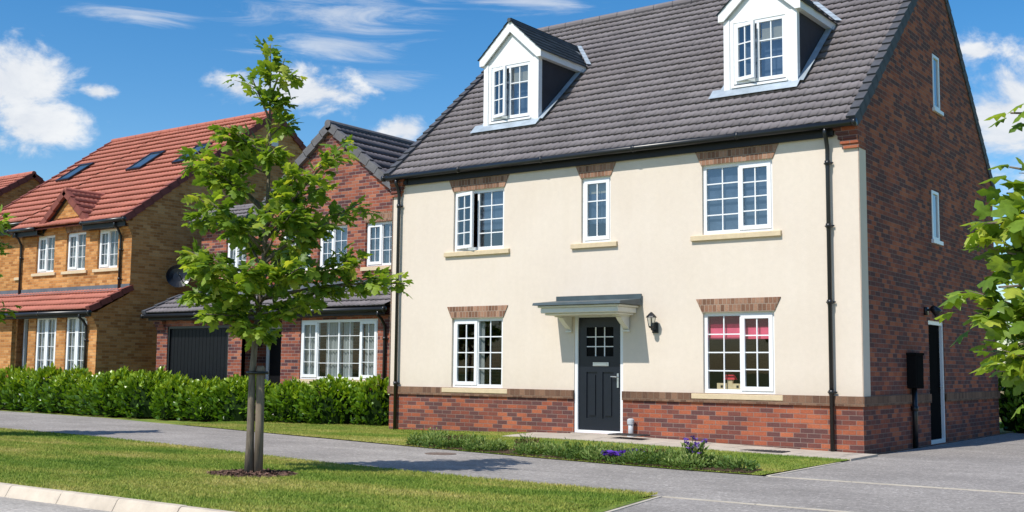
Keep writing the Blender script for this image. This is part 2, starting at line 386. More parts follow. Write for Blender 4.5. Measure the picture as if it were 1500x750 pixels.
def norm(a): return a / np.maximum(1e-9, np.linalg.norm(a, axis=-1, keepdims=True))

def leaf_mesh(name, P, D, Nn, size, tv, tf, mat, parent, rng, curl=0.0, tint=None):
    """place a leaf template (x along leaf, y across, z up) at every P"""
    n = len(P); D = norm(D); S = norm(np.cross(Nn, D)); U = np.cross(D, S)
    tv = np.asarray(tv, float); tf = np.asarray(tf)
    V = (P[:, None, :] + size[:, None, None] * (tv[None, :, 0:1] * D[:, None, :] + tv[None, :, 1:2] * S[:, None, :] + tv[None, :, 2:3] * U[:, None, :]))
    k = len(tv); F = (tf[None] + (np.arange(n) * k)[:, None, None]).reshape(-1, tf.shape[1])
    t = rng.random(n) if tint is None else np.clip(tint, 0, 1)
    uv = np.empty((n, len(tf), tf.shape[1], 2)); uv[..., 0] = t[:, None, None]; uv[..., 1] = rng.random(n)[:, None, None]
    return np_mesh(name, V.reshape(-1, 3), F, uv.reshape(-1, tf.shape[1], 2), mat, parent)

# ------------------------------------------------------------------ walls, windows, roofs
def front(Y):  return lambda u, w, z: (u, Y - w, z)      # u = X, w outwards (-Y)
def side(X):   return lambda u, w, z: (X + w, u, z)      # u = Y, w outwards (+X)

def wall(mb, F, u0, u1, z0, top, holes=(), depth=0.13, breaks=()):
    """sheet with openings and reveals; top is a number or a function of u"""
    tp = top if callable(top) else (lambda u: top)
    us = sorted({u0, u1, *breaks, *[h[0] for h in holes], *[h[1] for h in holes]})
    us = [u for u in us if u0 <= u <= u1]
    for a, b in zip(us, us[1:]):
        if b - a < 1e-6: continue
        hs = sorted([h for h in holes if h[0] < (a + b) / 2 < h[1]], key=lambda h: h[2])
        z = z0
        for h in hs:
            if h[2] > z: mb.quad(F(a, 0, z), F(b, 0, z), F(b, 0, h[2]), F(a, 0, h[2]))
            z = h[3]
        mb.quad(F(a, 0, z), F(b, 0, z), F(b, 0, tp(b)), F(a, 0, tp(a)))
    for (a, b, c, d) in holes:
        for p in (((a, c), (a, d)), ((b, c), (b, d)), ((a, c), (b, c)), ((a, d), (b, d))):
            if p[0][1] == p[1][1] and (p[0][1] <= z0 + 1e-6 or p[0][1] >= tp((a + b) / 2) - 1e-6): continue
            (ua, za), (ub, zb) = p
            mb.quad(F(ua, 0, za), F(ub, 0, zb), F(ub, -depth, zb), F(ua, -depth, za))

def frame_rect(mb, F, u0, u1, z0, z1, t, w0, w1):
    mb.fbox(F, u0, u0 + t, w0, w1, z0, z1); mb.fbox(F, u1 - t, u1, w0, w1, z0, z1)
    mb.fbox(F, u0 + t, u1 - t, w0, w1, z0, z0 + t); mb.fbox(F, u0 + t, u1 - t, w0, w1, z1 - t, z1)

def bars(mb, F, u0, u1, z0, z1, cols, rows, w0, w1, t=0.022):
    for i in range(1, cols):
        u = u0 + (u1 - u0) * i / cols; mb.fbox(F, u - t / 2, u + t / 2, w0, w1, z0, z1)
    for j in range(1, rows):
        z = z0 + (z1 - z0) * j / rows; mb.fbox(F, u0, u1, w0 + 0.001, w1 - 0.001, z - t / 2, z + t / 2)

def window(house, F, u0, u1, z0, z1, lights, rows, rec=0.06, cols=2, glass='glass', name='window', label=None, curtain=None, bt=0.02):
    """lights: list of (fraction width, 'f' fixed | 'c' casement | 'o' open casement)"""
    if house.name.startswith(('garage_house', 'terracotta')): bt = 0.013
    mb = MB(); gl = MB(); fr = 0.062; w1 = -rec; w0 = -rec - 0.06
    frame_rect(mb, F, u0, u1, z0, z1, fr, w0, w1)
    tot = sum(l[0] for l in lights); a = u0; n = len(lights); opened = []
    for i, (wd, kind) in enumerate(lights):
        b = a + (u1 - u0) * wd / tot
        la = a + (fr if i == 0 else 0.022); lb = b - (fr if i == n - 1 else 0.022)
        if i < n - 1: mb.fbox(F, b - 0.022, b + 0.022, w0 + 0.002, w1 - 0.002, z0 + fr, z1 - fr)
        za, zb = z0 + fr, z1 - fr
        if kind == 'f':
            bars(mb, F, la, lb, za, zb, cols, rows, w1 - 0.035, w1 - 0.012, bt)
            gl.quad(F(la, w1 - 0.025, za), F(lb, w1 - 0.025, za), F(lb, w1 - 0.025, zb), F(la, w1 - 0.025, zb))
        elif kind == 'c':
            frame_rect(mb, F, la - 0.018, lb + 0.018, za - 0.018, zb + 0.018, 0.068, w1 - 0.03, w1 + 0.018)
            sa, sb, sc, sd = la + 0.05, lb - 0.05, za + 0.05, zb - 0.05
            bars(mb, F, sa, sb, sc, sd, cols, rows, w1 - 0.026, w1 + 0.004, bt)
            gl.quad(F(sa, w1 - 0.012, sc), F(sb, w1 - 0.012, sc), F(sb, w1 - 0.012, sd), F(sa, w1 - 0.012, sd))
        else:
            opened.append((la - 0.018, lb + 0.018, za - 0.018, zb + 0.018))
        a = b
    wn = mb.build(name, M['upvc'], house, label=label)
    if gl.f: gl.build('pane', M[glass], wn, recalc=False)
    for (la, lb, za, zb) in opened:            # casement swung out on its left edge
        ang = R(15)
        def G(u, w, z, la=la, ang=ang):
            du = u - la; return F(la + du * math.cos(ang) - w * math.sin(ang), w1 + 0.02 + du * math.sin(ang) + w * math.cos(ang), z)
        cb = MB(); frame_rect(cb, G, la, lb, za, zb, 0.062, -0.03, 0.015)
        bars(cb, G, la + 0.062, lb - 0.062, za + 0.062, zb - 0.062, cols, rows, -0.024, 0.006, bt)
        c = cb.build('casement', M['upvc'], wn, label='casement standing open on its left hinges')
        g2 = MB(); g2.quad(*[G(u, -0.008, z) for u, z in ((la + 0.062, za + 0.062), (lb - 0.062, za + 0.062), (lb - 0.062, zb - 0.062), (la + 0.062, zb - 0.062))])
        g2.build('pane', M[glass], wn, recalc=False)
    if curtain:
        for (ca, cb_, cz0, cz1, mt, nm, wavy) in curtain:
            q = MB(); wk = -rec - 0.085
            ns = max(2, int((cb_ - ca) / 0.03)) if wavy else 1
            for i in range(ns):
                ua, ub = ca + (cb_ - ca) * i / ns, ca + (cb_ - ca) * (i + 1) / ns
                wa, wb = wk + (0.02 * math.sin(i * 1.9) if wavy else 0), wk + (0.02 * math.sin((i + 1) * 1.9) if wavy else 0)
                q.quad(F(ua, wa, cz0), F(ub, wb, cz0), F(ub, wb, cz1), F(ua, wa, cz1))
            q.build(nm, M[mt], wn, recalc=False)
    return wn

def sill(win, F, u0, u1, ztop, h=0.105, proj=0.055, mat='stone'):
    mb = MB()
    mb.hexa([F(u0, -0.10, ztop - h), F(u1, -0.10, ztop - h), F(u1, proj, ztop - h), F(u0, proj, ztop - h),
             F(u0, -0.10, ztop), F(u1, -0.10, ztop), F(u1, proj, ztop - 0.018), F(u0, proj, ztop - 0.018)])
    return mb.build('sill', M[mat], win, bevel=0.006)

def lintel(win, F, u0, u1, z0, z1, splay=0.11, proj=0.018, mat='soldier', name='lintel'):
    mb = MB()
    mb.hexa([F(u0, -0.05, z0), F(u1, -0.05, z0), F(u1, proj, z0), F(u0, proj, z0),
             F(u0 - splay, -0.05, z1), F(u1 + splay, -0.05, z1), F(u1 + splay, proj, z1), F(u0 - splay, proj, z1)])
    return mb.build(name, M[mat], win)

def tiles(house, O, U, V, lu, lv, mat, name='roof', gauge=0.262, period=0.15, amp=0.020, lip=0.032, parent=None, tile_w=0.30, seed=0):
    O, U, V = np.array(O, float), norm(np.array(U, float)), norm(np.array(V, float)); Nn = np.cross(U, V)
    if Nn[2] < 0: Nn = -Nn
    rng = np.random.default_rng(seed)
    nc = max(1, int(round(lv / gauge))); g = lv / nc
    step = period / 10.0; nu = int(lu / step) + 1; us = np.linspace(0, lu, nu)
    t = (us / period) % 1.0
    prof = amp * np.clip(t / 0.88, 0, 1) * (1 - np.clip((t - 0.9) / 0.08, 0, 1))
    Vs, Fs, UVs = [], [], []; base = 0
    for k in range(nc):
        jit = rng.normal(0, 0.0032, int(lu / tile_w) + 2)[(us / tile_w).astype(int)]
        s0 = k * g + jit; s1 = (k + 1) * g + 0.07
        lo = O + us[:, None] * U + s0[:, None] * V
        r0 = lo + V * min(0.055, lip * 1.1) + Nn * 0.003; r1 = lo + Nn * (lip + prof + jit)[:, None]
        r2 = O + us[:, None] * U + s1 * V + Nn * (prof * 0.9)[:, None]
        Vs += [r0, r1, r2]
        i = np.arange(nu - 1)
        a = base + i; b = a + 1
        Fs += [np.stack([a, b, b + nu, a + nu], 1), np.stack([a + nu, b + nu, b + 2 * nu, a + 2 * nu], 1)]
        uvq = np.empty((nu - 1, 4, 2)); uvq[..., 0] = (np.floor((us[:-1] + (k % 2) * tile_w / 2) / tile_w) + 0.5)[:, None]; uvq[..., 1] = k + 0.5
        UVs += [uvq, uvq]; base += 3 * nu
    p = parent or house; o0 = np.zeros(3); q = p
    while q is not None: o0 += np.array(q.location); q = q.parent
    return np_mesh(name, np.concatenate(Vs) - o0, np.concatenate(Fs), np.concatenate(UVs), M[mat], p)

def verge(house, P0, P1, W, hgt=0.16, mat='verge', gauge=0.345, thick=0.05, lipw=0.10, name='verge'):
    """stepped verge units along a gable edge; W = outward unit vector"""
    P0, P1, W = Vector(P0), Vector(P1), Vector(W); d = (P1 - P0); n = max(1, int(d.length / gauge)); mb = MB()
    V = d.normalized(); side_ = V.cross(W)
    Nn = side_ if side_.z > 0 else -side_
    for k in range(n):
        a = P0 + d * (k / n) - V * 0.015; b = P0 + d * ((k + 1) / n)
        def c(p, w, h): return p + W * w + Nn * h
        mb.hexa([c(a, -lipw, -hgt + 0.03), c(b, -lipw, -hgt), c(b, thick, -hgt), c(a, thick, -hgt + 0.03),
                 c(a, -lipw, 0.065), c(b, -lipw, 0.032), c(b, thick, 0.032), c(a, thick, 0.065)])
    return mb.build(name, M[mat], house)

def ridge(house, P0, P1, r=0.10, mat='tile', name='ridge_tiles', seg=0.45):
    P0, P1 = Vector(P0), Vector(P1); d = P1 - P0; n = max(1, int(d.length / seg)); mb = MB(); V = d.normalized()
    for k in range(n):
        a = P0 + d * (k / n) + V * 0.006; b = P0 + d * ((k + 1) / n) - V * 0.006
        mb.tube([a, b], r, 12)
    return mb.build(name, M[mat], house)

def gutter(house, P0, P1, r=0.055):
    mb = MB(); mb.tube([P0, P1], r, 12)
    d = Vector(P1) - Vector(P0); n = int(d.length / 1.8)
    for k in range(n + 1):
        c = Vector(P0) + d * (k / max(1, n)); e = d.normalized() * 0.03
        mb.tube([c - e, c + e], r + 0.009, 12)
    return mb.build('gutter', M['black'], house, smooth=True)

def downpipe(house, x, ywall, ztop, zbot, ygut, zgut, r=0.034, clips=()):
    mb = MB(); y = ywall - 0.055
    mb.tube([(x, ygut, zgut), (x, ygut, zgut - 0.10), (x, (ygut + y) / 2, zgut - 0.17), (x, y, ztop - 0.22), (x, y, ztop - 0.4), (x, y, zbot)], r, 12)
    for z in clips:
        mb.tube([(x, y, z - 0.035), (x, y, z + 0.035)], r + 0.012, 12); mb.box((x - 0.075, ywall - 0.02, z - 0.012), (x + 0.075, ywall, z + 0.012))
    return mb.build('drainpipe', M['black'], house, smooth=True)

# ================================================================== MAIN HOUSE
W_, D_ = 9.72, 8.385
EV, MS, OH = 5.192, 0.880, 0.15            # eaves tile line, roof slope, eaves overhang
YR = 4.50; ZR = EV + MS * (YR + OH); OHR = 0.20; MR = (ZR - EV) / (D_ + OHR - YR)
H = thing('detached_house', 'large cream rendered house with red brick base, grey tiled roof and two white dormers', 'house', (-4.86, 4.19, 0))
FN = front(0.0); FR = front(0.012); FS = side(0.0)
XL = [(-8.12, -6.88), (-5.13, -4.51), (-2.70, -1.43)]
UP, LO = (3.55, 4.735), (0.90, 2.235)
DOOR = (-5.27, -4.25, 0.14, 2.262)
roofz = lambda y: (EV + MS * (y + OH) if y <= YR else EV + MR * (D_ + OHR - y)) - 0.09
SWIN = [(3.86, 4.30, 3.69, 4.60), (4.14, 4.56, 6.19, 7.22)]
SDOOR = (3.47, 4.44, 0.0, 2.20)
mb = MB()
wall(mb, FN, -W_, 0, -0.1, 0.76, [(DOOR[0], DOOR[1], DOOR[2], 0.76)])
wall(mb, FS, 0, D_, -0.1, roofz, [SDOOR] + SWIN, breaks=(YR,), depth=0.16)
wall(mb, lambda u, w, z: (-W_ - w, u, z), 0, D_, -0.1, roofz, breaks=(YR,))
mb.quad((-W_, D_, -0.1), (0, D_, -0.1), (0, D_, 5.1), (-W_, D_, 5.1))
mb.build('wall', M['brick'], H, recalc=False)
mb = MB()      # cream render with returns at both corners
wall(mb, FR, -W_ - 0.012, 0.016, 0.74, 5.15, [(a, b, *UP) for a, b in XL] + [(*XL[0], LO[0], LO[1]), (*XL[2], LO[0], LO[1]), (DOOR[0], DOOR[1], 0.74, DOOR[3])])
# the corner return, a thick coat ending short of the kneeler
mb.quad((0.016, -0.012, 0.885), (0.016, 0.30, 0.885), (0.016, 0.30, 4.757), (0.016, -0.012, 4.757))
mb.quad((0.016, 0.30, 0.885), (0.0, 0.30, 0.885), (0.0, 0.30, 4.757), (0.016, 0.30, 4.757))
mb.quad((-W_ - 0.012, -0.012, 0.885), (-W_ - 0.012, 0.30, 0.885), (-W_ - 0.012, 0.30, 4.757), (-W_ - 0.012, -0.012, 4.757))
mb.build('rendered_wall', M['render'], H, recalc=False)
mb = MB()      # string course of brown headers, all round
zb0, zb1 = 0.738, 0.892
mb.box((-W_ - 0.03, -0.034, zb0), (DOOR[0], 0.05, zb1)); mb.box((DOOR[1], -0.034, zb0), (0.030, 0.05, zb1))
mb.box((-0.05, 0.052, zb0), (0.030, SDOOR[0], zb1)); mb.box((-0.05, SDOOR[1], zb0), (0.030, D_ + 0.03, zb1))
mb.build('string_course', M['header'], H)
for (xa, xb) in ((-0.36, 0.022), (-W_ - 0.022, -W_ + 0.36)):      # kneeler corbels at the eaves corners
    mb = MB()
    for k in range(5):
        mb.box((xa + 0.03 * (4 - k) * (1 if xb > -1 else 0), -0.03 - 0.020 * k, 4.757 + 0.075 * k), (xb - 0.03 * (4 - k) * (0 if xb > -1 else 1), 0.30, 4.757 + 0.075 * (k + 1) - 0.001))
    mb.build('corbel', M['brick'], H)
# roof
sl = math.sqrt(1 + MS * MS)
Vf = (0, 1 / sl, MS / sl); lv = (YR + OH) * sl
tiles(H, (-W_ - 0.10, -OH, EV - 0.035), (1, 0, 0), Vf, W_ + 0.12, lv, 'tile', gauge=0.262, seed=1)
mb = MB()      # rear slope and underlay
mb.quad((-W_ - 0.02, D_ + OHR, EV - 0.04), (0.02, D_ + OHR, EV - 0.04), (0.02, YR, ZR - 0.04), (-W_ - 0.02, YR, ZR - 0.04))
mb.quad((-W_ - 0.02, -OH + 0.02, EV - 0.075), (0.02, -OH + 0.02, EV - 0.075), (0.02, YR, ZR - 0.06), (-W_ - 0.02, YR, ZR - 0.06))
mb.build('roof_underside', M['verge'], H, recalc=False)
ridge(H, (-W_ - 0.11, YR, ZR + 0.0), (0.04, YR, ZR + 0.0), 0.095, 'tile')
for sx, W in ((-0.018, (1, 0, 0)), (-W_ - 0.06, (-1, 0, 0))):
    verge(H, (sx, -OH, EV), (sx, YR, ZR), W, gauge=0.262); verge(H, (sx, D_ + OHR, EV), (sx, YR, ZR), W, thick=0.045, gauge=0.262)
mb = MB()
mb.box((-W_ + 0.36, -0.050, 4.968), (-0.39, -0.013, 5.17)); mb.box((-W_ - 0.06, -0.185, 5.115), (0.0, -0.02, 5.165))
mb.box((-0.47, -0.075, 4.985), (-0.37, -0.013, 5.13)); mb.box((-W_ + 0.34, -0.075, 4.985), (-W_ + 0.42, -0.013, 5.13))
mb.build('fascia', M['blackboard'], H)
gutter(H, (-W_ - 0.11, -0.180, 5.130), (0.012, -0.180, 5.130), 0.055)
downpipe(H, -0.47, -0.012, 5.0, 0.03, -0.170, 5.10, clips=(4.55, 3.55, 2.35, 0.95))
downpipe(H, -W_ + 0.22, -0.012, 5.0, 0.03, -0.170, 5.10, clips=(4.55, 2.9, 0.95))

# windows of the front
def front_window(x, z, lights, rows, label, curtain, glass='glass', lz=None):
    w = window(H, FN, x[0], x[1], z[0], z[1], lights, rows, label=label, curtain=curtain, glass=glass)
    sill(w, FR, x[0] - 0.20, x[1] + 0.15, z[0] + 0.001)
    lintel(w, FR, x[0] - 0.01, x[1] + 0.01, z[1] + 0.001, lz or z[1] + 0.225)
    return w
front_window(XL[0], UP, [(1, 'o'), (1.12, 'f')], 4, 'upper window with its left casement standing open', [(-7.55, -6.92, 3.95, 4.72, 'blindblue', 'blind', False)], 'glass_up', 4.972)
front_window(XL[1], UP, [(1, 'c')], 3, 'narrow upper window above the canopy', [(-5.1, -4.53, 4.45, 4.72, 'blindcream', 'blind', False), (-5.1, -4.53, 3.9, 4.45, 'blindblue', 'curtain', True)], 'glass_up', 4.972)
front_window(XL[2], UP, [(1.08, 'f'), (1, 'c')], 4, 'upper window with a grey blue blind drawn', [(-2.68, -1.45, 3.57, 4.72, 'blindblue', 'blind', False)], 'glass_up', 4.972)
front_window(XL[0], LO, [(1, 'c'), (1.05, 'f')], 4, 'ground floor window left of the front door', [(-7.62, -7.40, 0.92, 2.2, 'net', 'curtain', True)])
front_window(XL[2], LO, [(1.1, 'f'), (1, 'c')], 4, 'ground floor window with red and pink blind',
             [(-2.68, -1.45, 1.975, 2.22, 'blindred', 'blind', False), (-2.63, -1.50, 1.79, 1.977, 'blindpink', 'blind', False)])
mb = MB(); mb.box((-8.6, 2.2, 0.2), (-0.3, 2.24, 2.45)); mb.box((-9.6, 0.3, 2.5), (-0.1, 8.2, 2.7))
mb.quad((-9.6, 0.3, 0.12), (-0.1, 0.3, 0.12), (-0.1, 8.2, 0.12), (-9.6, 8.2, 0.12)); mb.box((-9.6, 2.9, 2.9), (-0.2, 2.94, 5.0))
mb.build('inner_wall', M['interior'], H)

# side windows and side door
for (a, b, c, d) in SWIN:
    mb = MB(); frame_rect(mb, FS, a, b, c, d, 0.055, -0.10, 0.012)
    w = mb.build('window', M['upvc'], H, label='narrow white framed window in the brick gable side')
    g = MB(); g.quad(*[FS(u, -0.012, z) for u, z in ((a + .05, c + .05), (b - .05, c + .05), (b - .05, d - .05), (a + .05, d - .05))]); g.build('pane', M['glass_up'], w, recalc=False)
    s = MB(); s.fbox(FS, a - 0.06, b + 0.10, -0.12, 0.05, c - 0.07, c - 0.002); s.build('sill', M['upvc'], w)
a, b, c, d = SDOOR
mb = MB(); mb.fbox(FS, a + .06, b - .06, -0.13, -0.085, 0.03, d - .06)
mb.fbox(FS, a + .06, b - .06, -0.085, -0.07, 0.03, 0.9)
mb.fbox(FS, a + .06, a + .18, -0.085, -0.07, 0.9, d - .06); mb.fbox(FS, b - .18, b - .06, -0.085, -0.07, 0.9, d - .06); mb.fbox(FS, a + .18, b - .18, -0.085, -0.07, d - .2, d - .06)
sd = mb.build('side_door', M['darkglass'], H, label='dark half glazed side door in a white frame')
mb = MB(); frame_rect(mb, FS, a, b, 0.0, d, 0.07, -0.15, -0.02); mb.build('door_frame', M['upvc'], sd)
mb = MB(); mb.quad(*[FS(u, -0.078, z) for u, z in ((a + .18, .9), (b - .18, .9), (b - .18, d - .2), (a + .18, d - .2))]); mb.build('pane', M['darkglass'], sd, recalc=False)
mb = MB(); mb.tube([FS(b - .13, -0.07, 1.02), FS(b - .13, -0.02, 1.02), FS(b - .25, -0.02, 1.02)], 0.012, 8); mb.build('handle', M['chrome'], sd, smooth=True)
mb = MB(); mb.fbox(FS, 2.17, 2.58, 0, 0.16, 1.0, 1.58); mb.fbox(FS, 2.15, 2.60, 0.0, 0.175, 1.56, 1.60); mb.fbox(FS, 2.21, 2.54, 0.16, 0.168, 1.04, 1.53)
mbx = mb.build('meter_box', M['darkglass'], H, bevel=0.008)
mb = MB(); mb.tube([FS(2.37, 0.06, 1.02), FS(2.37, 0.06, 0.0)], 0.045, 10); mb.tube([FS(2.37, 0.06, 0.62), FS(2.37, 0.06, 0.70)], 0.06, 10); mb.build('pipe', M['black'], mbx, smooth=True)
mb = MB(); mb.fbox(FS, 3.22, 3.34, 0, 0.05, 2.28, 2.42); mb.tube([FS(3.28, 0.04, 2.37), FS(3.28, 0.13, 2.37)], 0.02, 8)
mb.tube([FS(3.28, 0.12, 2.42), FS(3.28, 0.16, 2.38), FS(3.28, 0.24, 2.30)], [0.05, 0.065, 0.085], 12)
mb.build('floodlight', M['black'], H, smooth=True, label='small black floodlight on the gable side')

# front door
a, b, c, d = DOOR
mb = MB(); t = 0.065
mb.fbox(FN, a, a + t, -0.16, -0.03, c, d); mb.fbox(FN, b - t, b, -0.16, -0.03, c, d); mb.fbox(FN, a + t, b - t, -0.16, -0.03, d - t, d); mb.fbox(FN, a + t, b - t, -0.16, -0.02, c, c + 0.05)
la, lb, lz0, lz1 = a + t, b - t, c + 0.052, d - t
lf = MB(); wd0, wd1 = -0.11, -0.066
gx0, gx1, gz0, gz1 = -5.04, -4.48, 1.50, 2.02
cx = (la + lb) / 2
def leaf_rect(u0, u1, z0, z1, w1=wd1): lf.fbox(FN, u0, u1, wd0, w1, z0, z1)
leaf_rect(la, gx0, lz0, lz1); leaf_rect(gx1, lb, lz0, lz1)
leaf_rect(gx0, gx1, gz1, lz1); leaf_rect(gx0, gx1, 1.22, gz0); leaf_rect(gx0, gx1, lz0, 0.40)
leaf_rect(cx - 0.055, cx + 0.055, 0.40, 1.22)
for (pa, pb) in ((gx0, cx - 0.055), (cx + 0.055, gx1)):
    leaf_rect(pa, pb, 0.40, 1.22, wd1 - 0.022); leaf_rect(pa + 0.045, pb - 0.045, 0.45, 1.17, wd1 - 0.004)
frd = lf.build('front_door', M['door'], H, label='dark navy panelled front door with a small paned window')
mb.build('door_frame', M['upvc'], frd)
gb = MB(); bars(gb, FN, gx0, gx1, gz0, gz1, 3, 3, wd1 - 0.02, wd1 - 0.004, 0.016); gb.build('glazing_bar', M['upvc'], frd)
g = MB(); g.fbox(FN, gx0, gx1, wd1 - 0.035, wd1 - 0.025, gz0, gz1); g.build('pane', M['darkglass'], frd)
mb = MB(); mb.fbox(FN, -4.90, -4.57, wd1, wd1 + 0.018, 1.325, 1.395); mb.fbox(FN, -4.87, -4.60, wd1 + 0.018, wd1 + 0.026, 1.34, 1.38); mb.build('letterbox', M['chrome'], frd, bevel=0.004)
mb = MB(); mb.fbox(FN, -4.40, -4.365, wd1, wd1 + 0.012, 0.95, 1.20); mb.tube([FN(-4.382, wd1, 1.14), FN(-4.382, wd1 + 0.055, 1.14), FN(-4.50, wd1 + 0.055, 1.145)], 0.011, 8); mb.build('handle', M['chrome'], frd)
mb = MB(); mb.fbox(FN, a - 0.02, b + 0.02, -0.16, 0.07, 0.06, 0.138); mb.build('threshold', M['slab'], frd)

# canopy
x0, x1, dp = -5.635, -3.885, 0.73
mb = MB()      # moulded cream tray
for k, (ins, za, zb) in enumerate(((0.13, 2.215, 2.25), (0.075, 2.25, 2.345), (0.035, 2.345, 2.385))):
    mb.box((x0 + ins, -dp + ins, za), (x1 - ins, -0.013, zb - 0.001))
can = mb.build('canopy', M['offwhite'], H, bevel=0.012, label='shallow door canopy with a dark lead top')
mb = MB(); mb.hexa([(x0 - 0.03, -dp - 0.03, 2.386), (x1 + 0.03, -dp - 0.03, 2.386), (x1 + 0.03, -0.014, 2.386), (x0 - 0.03, -0.014, 2.386),
                    (x0 - 0.02, -dp - 0.02, 2.43), (x1 + 0.02, -dp - 0.02, 2.43), (x1 + 0.02, -0.014, 2.505), (x0 - 0.02, -0.014, 2.505)])
mb.box((x0 - 0.0, -0.04, 2.45), (x1 + 0.03, -0.014, 2.585))
mb.build('canopy_roof', M['leaddark'], can)
for bx in (-5.36, -4.16):
    pr = [(0.0, 0.0)] + [(0.30 - 0.10 * math.sin(t * math.pi / 2) - 0.16 * t ** 2, -0.03 - 0.19 * t) for t in np.linspace(0, 1, 8)] + [(0.0, -0.25)]
    mb = MB(); mb.prism([(bx - 0.05, -0.013 - p, 2.214 + q) for p, q in pr], (0.10, 0, 0)); mb.box((bx - 0.065, -0.40, 2.19), (bx + 0.065, -0.013, 2.214))
    mb.box((bx - 0.065, -0.05, 1.93), (bx + 0.065, -0.013, 1.96)); mb.build('bracket', M['offwhite'], can)
# coach lamp
lx, lz = -3.60, 2.0
mb = MB(); mb.fbox(FR, lx - 0.055, lx + 0.055, 0, 0.03, lz - 0.10, lz + 0.08)
mb.tube([FR(lx, 0.03, lz - 0.05), FR(lx, 0.09, lz - 0.07), FR(lx, 0.15, lz - 0.04), FR(lx, 0.15, lz)], 0.012, 8)
c = FR(lx, 0.15, lz)
mb.lathe(c, [(0.03, -0.02), (0.05, 0.0), (0.05, 0.015)], 8); mb.lathe((c[0], c[1], c[2] + 0.17), [(0.10, -0.01), (0.085, 0.015), (0.04, 0.06), (0.012, 0.085)], 8)
for k in range(4):
    t = k * math.pi / 2 + 0.4; mb.tube([(c[0] + .046 * math.cos(t), c[1] + .046 * math.sin(t), c[2] + .01), (c[0] + .072 * math.cos(t), c[1] + .072 * math.sin(t), c[2] + .17)], 0.006, 6)
lamp = mb.build('wall_lamp', M['black'], H, label='black coach lantern beside the front door')
mb = MB(); mb.lathe(c, [(0.042, 0.015), (0.066, 0.158)], 8); mb.build('lamp_glass', M['glass'], lamp)

